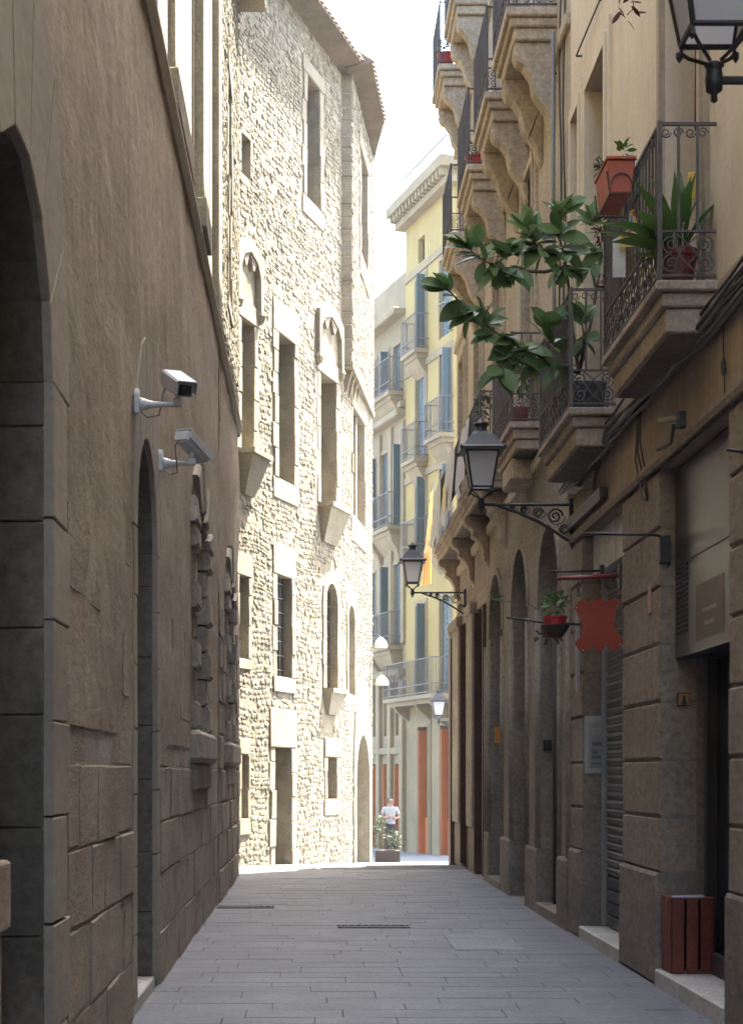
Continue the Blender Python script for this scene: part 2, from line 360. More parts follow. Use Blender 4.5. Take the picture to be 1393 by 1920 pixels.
def slab(b, s):
    x0, x1, y0, y1, z = s; e = .004; t = [rnd.uniform(-.0015, .0015) for _ in range(4)]
    b.add([(x0,y0,-.05),(x1,y0,-.05),(x1,y1,-.05),(x0,y1,-.05),(x0,y0,z-e),(x1,y0,z-e),(x1,y1,z-e),(x0,y1,z-e),(x0+e,y0+e,z+t[0]),(x1-e,y0+e,z+t[1]),(x1-e,y1-e,z+t[2]),(x0+e,y1-e,z+t[3])],
          [(0,1,5,4),(1,2,6,5),(2,3,7,6),(3,0,4,7),(4,5,9,8),(5,6,10,9),(6,7,11,10),(7,4,8,11),(8,9,10,11)])
vis = sorted(slabs, key=lambda s: -(s[1]-s[0])*(s[3]-s[2])/s[2]**3*(1 if s[2] > 11 else .01))
for s in vis[:300]: b = MB(); slab(b, s); b.build('paving_slab', M['street'], street)
b = MB(); [slab(b, s) for s in vis[300:]]; b.build('far_paving', M['street'], street, kind='stuff')
b = MB(); b.prism([(1.38,16.4),(2.04,16.4),(2.06,18.35),(1.72,18.35),(1.7,18.0),(1.38,18.0)], lambda x, y: (x,y,-.01), lambda x, y: (x,y,.005)); b.build('concrete_patch', M['patchc'], street)
for nm, x0, x1, d, lab in (('drain_grate', .28, 1.08, 18.75, 'cast iron drain grate set in the paving in mid street'), ('drain_grate', -1.2, -.48, 21.5, 'cast iron drain grate beside the foot of the left wall')):
    t = thing(nm, (x0, d, 0), lab, 'grate'); f = MB(); f.box(x0, x1, d, d+.04, -.02, .010); f.box(x0, x1, d+.26, d+.3, -.02, .010); f.build('frame', M['iron'], t)
    n = int((x1-x0)/.08)
    for i in range(n): MB().box(x0+.02+i*(x1-x0)/n, x0+.055+i*(x1-x0)/n, d+.04, d+.26, -.02, .007).build('bar', M['iron'], t)
# ---------------------------------------------------------------- left building in shade
FA = Fr((-1.22, 0, 0), (0, 1, 0), (1, 0, 0))
palace = thing('stone_palace', (-1.22, 10, 0), 'shaded brown sandstone palace with tall arched doorways along the left side', 'building')
a1 = op(6.32, 8.0, 0, 4.37, .84, .5); a2 = op(11.94, 13.46, .1, 4.18, .76, .5); w1 = op(18.0, 19.5, 2.15, 4.55, 0, .45)
def inarch(o, u, z, g=0):
    if not (o['u0']-g < u < o['u1']+g and z > o['z0']-.01): return False
    zs = o['z1']-o['rise']
    if z < zs: return True
    if not o['rise']: return z < o['z1']+g
    c, a = (o['u0']+o['u1'])/2, (o['u1']-o['u0'])/2+g
    return ((u-c)/a)**2 + ((z-zs)/(o['rise']+g))**2 < 1
def eroded(fr, u0, u1, z0, z1, ops, cell, amp, m, parent, name):
    b = MB(fr); nu, nz_ = int((u1-u0)/cell), int((z1-z0)/cell); vs = []
    for j in range(nz_+1):
        for i in range(nu+1):
            u, z = u0+(u1-u0)*i/nu, z0+(z1-z0)*j/nz_
            h = noise.fractal(Vector((u*1.1, z*.8, 3)), 1, 2, 5)*amp + noise.noise(Vector((u*9, z*5, 1)))*amp*.35
            h -= max(0, noise.noise(Vector((u*4, z*4, 9)))-.35)*amp*1.6
            vs.append((u, h-.006, z))
    fs = []
    for j in range(nz_):
        for i in range(nu):
            u, z = u0+(u1-u0)*(i+.5)/nu, z0+(z1-z0)*(j+.5)/nz_
            if any(inarch(o, u, z, .1) for o in ops): continue
            k = j*(nu+1)+i; fs.append((k, k+1, k+nu+2, k+nu+1))
    b.add(vs, fs); return b.build(name, m, parent, smooth=True)
eroded(FA, 5, 22.3, 1.95, 7.36, [a1, a2, w1], .06, .013, M['awall'], palace, 'wall')
MB(FA).box(-14, 5.02, -.4, -.005, 0, 7.36).build('wall', M['awall'], palace)
arch_stones(FA, a1, .55, 1.0, -.5, .010, M['adress'], palace, 7)
arch_stones(FA, a2, .27, .75, -.5, .004, M['adress'], palace, 11, z0=.1)
for o, cs in ((a1, .47), (a2, .5)):                    # coursed lining of the passages, coloured darker than the wall, each course a stone
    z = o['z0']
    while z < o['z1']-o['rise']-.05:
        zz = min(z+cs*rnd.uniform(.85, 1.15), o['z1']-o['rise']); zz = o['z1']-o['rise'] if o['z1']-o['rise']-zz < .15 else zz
        for ua, ue in ((o['u1']-.03, o['u1']+.02), (o['u0']-.02, o['u0']+.03)): MB(FA).box(ua, ue, -.5, -.035, z+.004, zz-.004).build('passage_stone', M['adark'], palace, bevel=.006)
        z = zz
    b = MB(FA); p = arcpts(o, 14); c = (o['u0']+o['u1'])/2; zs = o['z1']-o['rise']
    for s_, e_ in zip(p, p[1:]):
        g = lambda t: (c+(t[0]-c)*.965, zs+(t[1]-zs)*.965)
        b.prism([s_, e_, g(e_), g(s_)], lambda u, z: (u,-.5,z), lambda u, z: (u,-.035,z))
    b.build('passage_vault', M['adark'], palace)
for o in (a1, a2): pane(FA, o, M['doorwood'], palace, 'door', M['doorwood'])
MB(FA).box(11.9, 13.5, -.5, -.02, -.05, .1).build('doorstep', M['marble'], palace, bevel=.01)
for lo, hi in ((5, 5.77), (8.45, 11.75), (13.65, 22.3)): MB(FA).box(lo, hi, -.2, -.012, -.05, 2.0).build('mortar_bed', M['pmortar'], palace)
# coursed blocks of the lower wall
z, k = -.02, 0
courses = []
while z < 3.9: h = rnd.uniform(.40, .47); courses.append((z, z+h)); z += h
for (za, zb) in courses:
    zc = (za+zb)/2; u = 8.55 - rnd.uniform(0, .5)
    while u < 22.2:
        L_ = rnd.uniform(.5, 1.05); ua, ub = u, u+L_; u = ub
        for lo, hi in ((8.54, 11.66), (13.74, 17.2), (20.3, 22.25)) if zc > 1.7 else ((8.54, 11.66), (13.74, 22.25)):
            x0, x1 = max(ua, lo), min(ub, hi)
            if zc > 1.9 and rnd.random() < (zc-1.9)*.5: continue
            if x1-x0 > .1: block(FA, [(x0+.005,za+.005),(x1-.005,za+.005),(x1-.005,zb-.005),(x0+.005,zb-.005)], -.06, rnd.uniform(-.006, .006)-(0 if zc < 1.9 else .010), M['ablock'], palace, 'stone_block', .011, .008)
# rusticated windows: long and short blocks, arched head, heavy sill
def rusticated(fr, u0, u1, z0, z1, m, parent, jw=.62):
    z, k = z0, 0
    while z < z1-.05:
        zz = min(z+.31, z1)
        for s in (0, 1):
            w_ = jw if k % 2 == 0 else jw*.62; pr = .06 if k % 2 == 0 else .015
            u = (u0-w_, u0) if s == 0 else (u1, u1+w_)
            block(fr, [(u[0],z+.012),(u[1],z+.012),(u[1],zz-.012),(u[0],zz-.012)], -.45, pr, m, parent, 'rusticated_block', .035, .003)
        z = zz; k += 1
    c, a = (u0+u1)/2, (u1-u0)/2
    for i in range(9):
        t0, t1 = math.pi*(i+.02)/9, math.pi*(i+.98)/9; e = .75 if i % 2 == 0 else .5
        q = lambda t, k: (c-(a+k)*math.cos(t), z1+(.3+k*.7)*math.sin(t))
        block(fr, [q(t0,0), q(t0,e), q(t1,e), q(t1,0)], -.45, .06 if i % 2 == 0 else .02, m, parent, 'rusticated_voussoir', .03, .002)
    b = MB(fr); b.box(u0-jw-.05, u1+jw+.05, -.1, .11, z0-.34, z0-.005); b.build('heavy_sill', m, parent, bevel=.05)
    b = MB(fr); b.box(u0-jw+.1, u1+jw-.1, -.1, .04, z0-.62, z0-.345); b.build('apron', m, parent, bevel=.02)
    b = MB(fr); b.box(u0-.1, u1+.1, -.5, -.45, z0, z1+.5); w_ = b.build('window', M['glass'], parent)
    for i in range(5): MB(fr).tube([(u0+(u1-u0)*(i+.5)/5, -.2, z0), (u0+(u1-u0)*(i+.5)/5, -.2, z1+.4)], .012).build('bar', M['black'], w_)
rusticated(FA, 18.0, 19.5, 2.15, 4.25, M['aquoin'], palace)
# string course and the sunlit storey above it
b = MB(FA); b.prism([(-.1,7.3),(.02,7.3),(.06,7.42),(.06,7.47),(-.1,7.53)], lambda n, z: (-14,n,z), lambda n, z: (28.45,n,z)); b.build('string_course', M['adress'], palace)
upw = [op(17.15, 18.15, 8.2, 12.4, 0, .3), op(13.2, 14.4, 8.2, 12.4, 0, .3), op(19.9, 21.0, 8.2, 12.4, 0, .3), op(9.5, 10.7, 8.2, 12.4, 0, .3)]
wall(Fr((-1.255, 0, 0), (0, 1, 0), (1, 0, 0)), -14, 22.3, 7.45, 14.4, upw, 'upper_wall', M['bdress'], palace)
for o in upw:
    pane(Fr((-1.255, 0, 0), (0, 1, 0), (1, 0, 0)), o, M['glass'], palace, 'window', M['doorwood'])
for u0, u1, pr in ((8.4,9.3,.08),(11.0,11.9,.08),(12.1,13.0,.05),(14.9,16.9,.065),(16.98,17.13,.035),(18.26,19.2,.10),(19.3,19.5,.05),(21.55,22.28,.085)):
    MB(Fr((-1.255,0,0),(0,1,0),(1,0,0))).box(u0, u1, -.02, pr, 7.54, 14.4).build('pilaster', M['bdress'], palace, bevel=.012)
    if u1-u0 > .8: MB(Fr((-1.255,0,0),(0,1,0),(1,0,0))).box(u0-.05, u1+.05, -.02, pr+.03, 7.535, 7.85).build('pilaster_base', M['bdress'], palace, bevel=.01)
MB(FA).box(-14, 28.5, -.3, .45, 14.4, 14.7).build('cornice', M['bdress'], palace, bevel=.03)
MB(FA).box(-14, 28.3, -9, -.6, 0, 14.6).build('core', M['mortar'], palace)
# its farther neighbour, rougher
hall = thing('rough_stone_hall', (-1.22, 25, 0), 'narrow rough stone house between the brown palace and the sunlit corner building', 'building')
w2 = op(24.7, 26.2, 2.15, 4.55, 0, .45); w3 = op(24.6, 25.5, 8.6, 11.8, 0, .35)
eroded(FA, 22.3, 28.5, -.1, 7.36, [w2], .08, .03, M['awall'], hall, 'lower_wall')
for (za, zb) in courses:
    u = 22.32
    while u < 28.4:
        L_ = rnd.uniform(.4, .9); x0, x1 = u, min(u+L_, 28.48); u += L_; zc = (za+zb)/2
        if zc > 1.6 and x1 > 23.95 and x0 < 26.95: continue
        if x1-x0 > .1: block(FA, [(x0+.01,za+.01),(x1-.01,za+.01),(x1-.01,zb-.01),(x0+.01,zb-.01)], -.06, rnd.uniform(.005, .03), M['ablock'], hall, 'stone_block', .02, .01)
rusticated(FA, 24.7, 26.2, 2.15, 4.25, M['aquoin'], hall)
wall(FA, 22.3, 28.5, 7.5, 14.4, [w3], 'upper_wall', M['bwall'], hall); pane(FA, w3, M['glass'], hall, 'window', M['doorwood'])
sk = [dressed(FA, w3, M['bdress'], hall, .25, .3, .2)]
rubble(FA, 22.35, 28.4, 7.56, 14.3, sk, M['rubble'], hall, keep=120, dep=(.005, .025))
MB(FA).box(28.42, 28.5, -9, -.02, -.1, 14.4).build('end_wall', M['bwall'], hall)
# ---------------------------------------------------------------- sunlit corner building
FB = Fr((-1.31, 31, 0), (.302, .953, 0), (.953, -.302, 0))
corner = thing('sunlit_rubble_house', (-.2, 34, -.1), 'tall sunlit rubble stone house with deep windows and wide eave at the bend', 'building')
ub = lambda px: (11.137/(.317-(px-585)/3200)-31)/.953
zb_ = lambda px, y: 1.7+(1450-y)*(31+.953*ub(px))/3200
W1 = op(ub(520), ub(550), 7.42, 10.24, 0, .42); W2 = op(ub(601), ub(629), 7.36, 10.1, 0, .4); W0 = op(.05, .72, 7.6, 10.0, 0, .4)
U1 = op(ub(574), ub(599), 13.45, 15.95, 0, .4); N0 = op(.1, .6, 12.65, 13.4, 0, .35)
M1 = op(ub(519), ub(545), 3.58, 5.55, 0, .42); M0 = op(-.1, .42, 3.8, 5.3, 0, .35); M2 = op(ub(610), ub(631), 3.5, 5.75, .42, .4)
G1 = op(ub(515), ub(545), -.3, 2.2, 0, .5); G2 = op(ub(613), ub(630), 1.15, 2.04, 0, .35); G0 = op(.05, .38, .87, 2.04, 0, .35)
OPS = [W1, W2, W0, U1, N0, M1, M0, M2, G1, G2, G0]
UE = 6.47
wall(FB, -4, UE, -1, 17, OPS, 'wall', M['bwall'], corner)
skip = []
for o, jw, lt, sl_ in ((W1,.32,.62,.4),(W2,.3,.35,0),(W0,.28,.35,0),(U1,.3,.3,.38),(M1,.28,.62,.3),(M0,.2,.4,.2),(G1,.36,.75,0),(G2,.24,.4,.35),(G0,.16,.3,.3)):
    skip.append(dressed(FB, o, M['bdress'], corner, jw, lt, sl_))
skip.append((N0['u0'], N0['u1'], N0['z0'], N0['z1']))
arch_stones(FB, M2, .24, .3, -.12, .035, M['bdress'], corner, 7, z0=M2['z0'], course=.5); skip.append((M2['u0']-.26, M2['u1']+.26, 3.2, 6.1))
for o in (W2, W0, M2): console_sill(FB, o, M['bdress'], corner, .18, .8 if o is not M2 else .55, .34 if o is not M2 else .24); skip.append((o['u0']-.1, o['u1']+.1, o['z0']-.8, o['z0']))
for o in (W2, W0):                                    # gothic hood moulding: stepped label with a cusped lower edge
    c, hw = (o['u0']+o['u1'])/2, (o['u1']-o['u0'])/2+.34; zt = o['z1']+.3
    b = MB(FB); out = [(-hw, zt), (-hw, zt+.95), (-hw*.6, zt+1.12), (0, zt+1.22), (hw*.6, zt+1.12), (hw, zt+.95), (hw, zt)]
    inn = [(hw-.14, zt), (hw-.16, zt+.62), (hw*.55, zt+.85), (hw*.3, zt+.66), (0, zt+.98), (-hw*.3, zt+.66), (-hw*.55, zt+.85), (-hw+.16, zt+.62), (-hw+.14, zt)]
    for i in range(6):
        p, q = out[i], out[i+1]; k = [inn[8], inn[7], inn[6], inn[4], inn[2], inn[1], inn[0]]; r_, s_ = k[i+1], k[i]
        b.prism([p, q, r_, s_], lambda u, z: (c+u,-.03,z), lambda u, z: (c+u,.1,z))
    b.prism([inn[6], inn[5], inn[4]], lambda u, z: (c+u,-.03,z), lambda u, z: (c+u,.07,z)); b.prism([inn[4], inn[3], inn[2]], lambda u, z: (c+u,-.03,z), lambda u, z: (c+u,.07,z))
    for s in (-1, 1): b.lathe((c+s*(hw-.07), .03, zt-.06), [(.02,-.16),(.1,-.1),(.13,0),(.1,.08),(.06,.1)], 8)
    b.build('hood_moulding', M['bdress'], corner); skip.append((c-hw, c+hw, zt-.2, zt+1.1))
for o in OPS:
    if o is N0: MB(FB).box(o['u0'], o['u1'], -.36, -.3, o['z0'], o['z1']).build('niche_back', M['bdress'], corner); continue
    wn = pane(FB, o, M['doorwood'] if o is G1 else M['glass'], corner, 'door' if o is G1 else 'window', M['doorwood'])
    if o in (M1, M2):
        for i in range(7): z = o['z0']+(o['z1']-o['z0'])*(i+.5)/7; MB(FB).box(o['u0'], o['u1'], -.14, -.115, z, z+.022).build('bar', M['black'], wn)
        for i in range(4): u = o['u0']+(o['u1']-o['u0'])*(i+.5)/4; MB(FB).box(u-.01, u+.01, -.138, -.117, o['z0'], o['z1']-o['rise']*.3).build('bar', M['black'], wn)
rubble(FB, -.6, UE-.02, -.3, 16.95, skip, M['rubble'], corner, keep=220)
# the stretch past the bend
FL = Fr((.64, 37.15, 0), (.157, .9876, 0), (.9876, -.157, 0)); ul = lambda px: (5.26/(.159-(px-585)/3200)-37.15)/.9876
X3 = op(ul(661), ul(683), 7.6, 10.05, 0, .4); M3 = op(ul(652), ul(664), 3.5, 5.5, .3, .4); AD = op(ul(666), ul(691), -.7, 2.62, 1.2, .5)
wall(FL, -.02, 5.5, -1.2, 10.66, [X3, M3, AD], 'far_wall', M['bwall'], corner)
sk2 = [dressed(FL, X3, M['bdress'], corner, .28, .5, .6)]
arch_stones(FL, M3, .25, .45, -.12, .035, M['bdress'], corner, 7, z0=3.5, course=.5); sk2.append((M3['u0']-.27, M3['u1']+.27, 3.3, 5.95))
arch_stones(FL, AD, .42, 1.45, -.12, .045, M['bdress'], corner, 9, z0=-.7); sk2.append((AD['u0']-.4, AD['u1']+.4, -1, 3.0)); sk2.append((AD['u0']+.2, AD['u1']-.2, 2, 3.9))
for o in (X3, M3): pane(FL, o, M['glass'], corner, 'window', M['doorwood'])
MB(FL).box((X3['u0']+X3['u1'])/2-.09, (X3['u0']+X3['u1'])/2+.09, -.22, -.04, 7.6, 10.05).build('mullion', M['bdress'], corner)
pane(FL, AD, M['doorwood'], corner, 'door')
rubble(FL, .02, 5.45, -.7, 10.1, sk2, M['rubble'], corner, keep=120)
FU = Fr((.88, 37.2, 0), (.123, .9924, 0), (.9924, -.123, 0))
U2 = op(1.7, 3.6, 13.6, 16.0, 0, .3)
wall(FU, 0, 5.35, 10.6, 17, [U2], 'upper_far_wall', M['bwall'], corner); pane(FU, U2, M['glass'], corner, 'window', M['doorwood'])
rubble(FU, .02, 5.3, 10.65, 16.95, [dressed(FU, U2, M['bdress'], corner, .26, .3, .5)], M['rubble'], corner, keep=80)
FQ = Fr((.62, 37.17, 0), (1, 0, 0), (0, -1, 0)); z = 10.65; k = 0     # the quoined return that faces the street
MB(FQ).box(-.02, .25, -.3, -.02, 10.62, 17).build('quoin_backing', M['mortar'], corner)
while z < 16.95:
    zz = min(z+rnd.uniform(.24, .34), 16.98); block(FQ, [(-.04,z+.006),(.262+rnd.uniform(-.015,.015),z+.006),(.262,zz-.006),(-.04,zz-.006)], -.1, rnd.uniform(-.02, .012), M['rubble'], corner, 'quoin', .02, .006); z = zz
for i in range(4):                                    # corbel arches under the overhang
    u = .35+i*.62
    b = MB(FU); b.prism([(u-.05,10.62),(u-.05,10.1),(u+.05,10.1),(u+.05,10.62)], lambda a, z: (a,-.3,z), lambda a, z: (a,-.02-(10.62-z)*.25,z)); b.build('corbel', M['bdress'], corner)
b = MB(FU); b.box(0, 5.35, -.35, .02, 10.56, 10.68); b.build('corbel_course', M['bdress'], corner)
# eave and roof
def eave(fr, u0, u1, ov, name):
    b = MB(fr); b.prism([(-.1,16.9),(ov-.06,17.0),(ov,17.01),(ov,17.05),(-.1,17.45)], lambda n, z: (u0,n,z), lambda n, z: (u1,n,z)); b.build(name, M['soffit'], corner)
    n = int((u1-u0)/.24)
    for i in range(n):
        u = u0+(i+.5)*(u1-u0)/n; MB(fr).prism([(u-.09,0),(u-.06,.07),(u,.1),(u+.06,.07),(u+.09,0)], lambda a, z: (a,ov+.05,17.045+z*.6), lambda a, z: (a,-.05,17.43+z*.6)).build('roof_tile', M['rooftile'], corner)
eave(FB, -4, UE+.15, .52, 'eave'); eave(FU, -.4, 3.1, .46, 'eave')
b = MB(FU); b.add([(3.1,-.1,16.9),(3.1,.40,17.0),(3.1,.46,17.05),(5.35,-.1,16.95),(5.35,.03,17.0),(5.35,.03,17.06),(3.1,-.1,17.45),(5.35,-.1,17.3)], [(0,3,4,1),(1,4,5,2),(2,5,7,6),(3,7,5,4)]); b.build('eave_end', M['soffit'], corner)
b = MB(); a = [FB(-4,-.7,0), FB(UE,-.7,0), FU(0,-.5,0), FU(5.35,-.5,0), FU(5.35,-8,0), FB(-4,-9,0)]
b.prism([(p.x, p.y) for p in a], lambda x, y: (x,y,-1), lambda x, y: (x,y,16.9)); b.build('core', M['mortar'], corner)
b = MB(); e0, e1 = FL(5.45,0,0), FL(5.45,-8,0); b.quad((e0.x,e0.y,-1.2),(e1.x,e1.y,-1.2),(e1.x,e1.y,17),(e0.x,e0.y,17)); e0, e1 = FU(5.35,0,0), FU(5.35,-8,0); b.quad((e0.x,e0.y,10.6),(e1.x,e1.y,10.6),(e1.x,e1.y,17),(e0.x,e0.y,17)); b.build('end_wall', M['bwall'], corner)
b = MB(FB); b.prism([(-.1,17.42),(-6,19.6),(-6.1,17.3)], lambda n, z: (-4,n,z), lambda n, z: (UE,n,z)); b.build('roof', M['rooftile'], corner)
# ---------------------------------------------------------------- balconies
def ironwork(fr, b, f, w_, h):                       # one panel of scrolls and crossed arcs, w_ by h, f maps (a,b) on it
    r = h*.24
    for s in (1, -1):
        ca = w_*.5+s*(w_*.5-r-.012)
        b.tube(spiral(f, ca, h*.74, r, r*.2, -math.pi/2, s*1.6, 18), .0075, 4); b.tube(spiral(f, ca, h*.27, r, r*.2, math.pi/2, -s*1.6, 18), .0075, 4)
    for s in (1, -1):
        for o in (-.06, .06):
            b.tube([f(w_*.5+s*(-.09+.18*t)+o*math.sin(math.pi*t), h*t) for t in [i/8 for i in range(9)]], .007, 4)
def railing(fr, bal, u0, u1, nf, z, m, sp=.12, hgt=1.08, mid=.34, ends=(1, 1), scroll=True, rings=True, cell=.40):
    i = .03
    for zz, t in ((z+.035, .018), (z+hgt, .022)) + (((z+mid, .014),) if mid else ()):
        b = MB(fr)
        b.box(u0+i-.012, u1-i+.012, nf-i-.012, nf-i+.012, zz-t/2, zz+t/2)
        for s, e in ((u0+i, ends[0]), (u1-i, ends[1])):
            if e: b.box(s-.012, s+.012, 0, nf-i-.012, zz-t/2, zz+t/2)
        b.build('rail', m, bal)
    bar = MB(fr); bar.box(-.009, .009, -.009, .009, z+(mid or .035), z+hgt-.01); me = bar.mesh('bar', m)
    post = MB(fr); post.box(-.016, .016, -.016, .016, z, z+hgt+.02); mp = post.mesh('post', m)
    def put(me_, nm, u, n): inst(me_, nm, Matrix.Translation(fr(u, n, 0)-fr(0, 0, 0)), bal)
    for s in (u0+i, u1-i): put(mp, 'post', s, nf-i)
    n = max(2, round((u1-u0-2*i)/sp))
    for k in range(1, n): put(me, 'bar', u0+i+(u1-u0-2*i)*k/n, nf-i)
    ne = max(2, round((nf-i)/sp))
    for s, e in ((u0+i, ends[0]), (u1-i, ends[1])):
        if e:
            for k in range(1, ne): put(me, 'bar', s, (nf-i)*k/ne)
    if scroll and mid:
        o = MB(fr); nc = max(1, round((u1-u0-2*i)/cell)); wc = (u1-u0-2*i)/nc
        for k in range(nc): ironwork(fr, o, (lambda a, b_, k=k: (u0+i+k*wc+a, nf-i, z+.04+b_)), wc, mid-.05)
        o.build('scrollwork', m, bal)
        for s, e in ((u0+i, ends[0]), (u1-i, ends[1])):
            o = MB(fr)
            if e: ironwork(fr, o, (lambda a, b_, s=s: (s, nf-i-a, z+.04+b_)), nf-i, mid-.05); o.build('scrollwork', m, bal)
        if rings:
            fs = [(lambda a, b_: (u0+i+a, nf-i, z+hgt-.06+b_), u1-u0-2*i)] + [((lambda a, b_, s=s: (s, nf-i-a, z+hgt-.06+b_)), nf-i) for s, e in ((u0+i, ends[0]), (u1-i, ends[1])) if e]
            for f, Lg in fs:
                k = 0; o = MB(fr)
                while (k+1)*.085 < Lg: o.tube(spiral(f, (k+.5)*.085, 0, .038, .012, 0, 1.3*(1 if k % 2 else -1), 10), .006, 4); k += 1
                o.build('ring_frieze', m, bal)
def iron_balcony(fr, parent, u0, u1, nf, z, m, th=(.07, .1, .17), stone_=None, **k):
    b = MB(fr); a, c, e = th
    b.box(u0, u1, -.02, nf, z-a, z); b.box(u0+.05, u1-.05, -.02, nf-.05, z-a-c, z-a-.001); b.box(u0+.085, u1-.085, -.02, nf-.085, z-a-c-e, z-a-c-.001)
    bal = b.build('balcony', stone_ or M['balc'], parent, bevel=.012)
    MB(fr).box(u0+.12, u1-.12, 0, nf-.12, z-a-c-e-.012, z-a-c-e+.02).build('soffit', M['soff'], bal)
    railing(fr, bal, u0, u1, nf, z, m, **k)
    return bal
def bracket(fr, bal, u, w_, prof, m):
    b = MB(fr); b.prism(prof, lambda n, z: (u-w_/2, n, z), lambda n, z: (u+w_/2, n, z)); b.build('bracket', m, bal, bevel=.012)
def stone_balcony(fr, parent, u0, u1, nf, z, m):
    b = MB(fr); b.box(u0, u1, -.02, nf, z-.1, z); b.box(u0+.05, u1-.05, -.02, nf-.05, z-.2, z-.101); b.box(u0+.1, u1-.1, -.02, nf-.1, z-.34, z-.201)
    bal = b.build('balcony', M['d2'], parent, bevel=.015)
    pr = [(0,z-.34),(nf-.12,z-.34),(nf-.1,z-.45),(nf-.14,z-.55),(nf-.22,z-.6),(nf-.3,z-.72),(nf-.34,z-.92),(.1,z-1.12),(.05,z-1.3),(0,z-1.36)]
    for u in (u0+.28, u1-.28): bracket(fr, bal, u, .24, pr, M['d2'])
    railing(fr, bal, u0, u1, nf, z, m, sp=.13, mid=.3, rings=False)
def shutterdoor(fr, o, parent, m):
    w_ = pane(fr, o, M['glass'], parent, 'balcony_door', m)
    return w_
def surround(fr, o, m, parent, t=.16, n1=.05):
    b = MB(fr); u0, u1, z0, z1 = o['u0'], o['u1'], o['z0'], o['z1']
    for s, e, q in ((.004, t*.45, n1), (t*.45+.002, t, n1*.6)):
        b.box(u0-e, u0-s, -.01, q, z0, z1+e); b.box(u1+s, u1+e, -.01, q, z0, z1+e); b.box(u0-s+.001, u1+s-.001, -.009, q-.001, z1+s, z1+e-.001)
    b.build('door_surround', m, parent)
# ---------------------------------------------------------------- near right building
FD = Fr((2.78, 0, 0), (0, 1, 0), (-1, 0, 0))
shop = thing('cream_shop_house', (2.78, 14, 0), 'cream plastered house with rusticated brown ground floor, nearest on the right', 'building')
JZ = [.9, 1.35, 1.81, 2.28, 2.74, 3.2, 3.67, 4.13]
for u0, u1 in ((9.6, 11.4), (13.7, 15.3), (17.6, 18.35)):
    MB(FD).box(u0+.003, u1-.003, -.45, -.02, 0, 4.15).build('pier_core', M['dplinth'], shop)
    block(FD, [(u0-.012,0),(u1+.012,0),(u1+.012,.9),(u0-.012,.9)], -.3, .03, M['dplinth'], shop, 'plinth_stone', .025, .003)
    for a, c in zip(JZ, JZ[1:]):
        block(FD, [(u0,a+.014),(u1,a+.014),(u1,c-.014),(u0,c-.014)], -.3, rnd.uniform(-.004, .004), M['dbase'], shop, 'rusticated_block', .012, .002)
MB(FD).box(-14, 9.6, -.3, .0, 0, 4.15).build('near_wall', M['dbase'], shop)
doors1 = [op(12.15, 13.45, 5.1, 8.5, 0, .36), op(16.05, 17.15, 5.06, 8.55, 0, .36), op(17.62, 18.1, 5.6, 8.6, 0, .36)]
up1 = [op(12.15, 13.45, 9.4, 12.2, 0, .36), op(16.05, 17.15, 9.6, 12.4, 0, .36)]
b = MB(FD); b.quad((-14,0,4.15),(18.35,0,4.15),(18.35,0,5.06),(-14,0,5.06)); b.quad((9.6,0,4.15),(9.6,-.45,4.15),(18.35,-.45,4.15),(18.35,0,4.15)); b.build('lower_band', M['dlow'], shop)
wall(FD, -14, 18.35, 5.06, 17.8, doors1+up1, 'plaster_wall', M['dplaster'], shop)
for o in doors1+up1: pane(FD, o, M['doorwood'], shop, 'balcony_door', M['doorwood']); surround(FD, o, M['dlow'] if o is doors1[0] else M['dplaster'], shop, .2)
b = MB(FD); b.prism([(-.02,4.15),(.03,4.15),(.045,4.19),(.045,4.22),(-.02,4.24)], lambda n, z: (9.6,n,z), lambda n, z: (18.35,n,z)); b.build('string_moulding', M['dbase'], shop)
MB(FD).box(-14, 18.3, -8, -.5, 0, 17.7).build('core', M['mortar'], shop)
MB(FD).box(-14, 18.4, -.3, .22, 17.8, 18.05).build('cornice', M['dplaster'], shop, bevel=.03)
iron_balcony(FD, shop, 11.72, 13.95, .42, 5.09, M['rail'])
iron_balcony(FD, shop, 15.6, 17.72, .44, 5.05, M['rail'])
# shop door with metal fascia
MB(FD).box(9.61, 11.38, -.44, -.3, 0, 4.1).build('near_fill', M['dplinth'], shop)
MB(FD).box(11.41, 13.69, -.5, .035, -.02, .135).build('doorstep', M['marble'], shop, bevel=.012)
MB(FD).box(11.405, 13.695, -.46, -.40, .135, 2.6).build('shop_interior', M['glass'], shop)
b = MB(FD); b.box(11.41, 13.69, -.40, -.13, 2.62, 4.12); fas = b.build('metal_fascia', M['metal'], shop)
MB(FD).box(11.41, 13.1, -.13, -.126, 3.35, 3.36).build('seam', M['black'], fas)
for i in range(14): MB(FD).box(13.22, 13.62, -.13, -.122, 2.80+i*.04, 2.822+i*.04).build('vent_slot', M['black'], fas)
b = MB(FD); b.quad((12.05,-.1285,2.70),(12.95,-.1285,2.70),(12.95,-.1285,3.12),(12.05,-.1285,3.12)); b.build('printed_panel', plain('dark_maroon_print', (.10,.065,.06), .4, metal=.3), fas)
b = MB(FD)
for row, z in ((0, 2.90), (1, 2.80)):
    for i in range(7 if row == 0 else 5): u = 12.30+i*.065+row*.06; b.box(u, u+.035, -.1285, -.1265, z, z+.03)
b.build('faint_lettering', M['board'], fas)
b = MB(FD)
for u in (11.75, 12.6, 13.45): b.box(u-.05, u+.05, -.38, -.32, .14, 2.62)
b.box(11.45, 13.6, -.38, -.32, .14, .3); b.build('door_frame', M['black'], shop)
b = MB(FD); b.box(12.05, 12.11, -.33, -.28, .5, 2.3); b.build('door_handle', M['steel'], shop)
MB(FD).box(11.52, 11.72, -.2, -.1, .14, 2.6).build('shutter_guide', M['black'], shop)
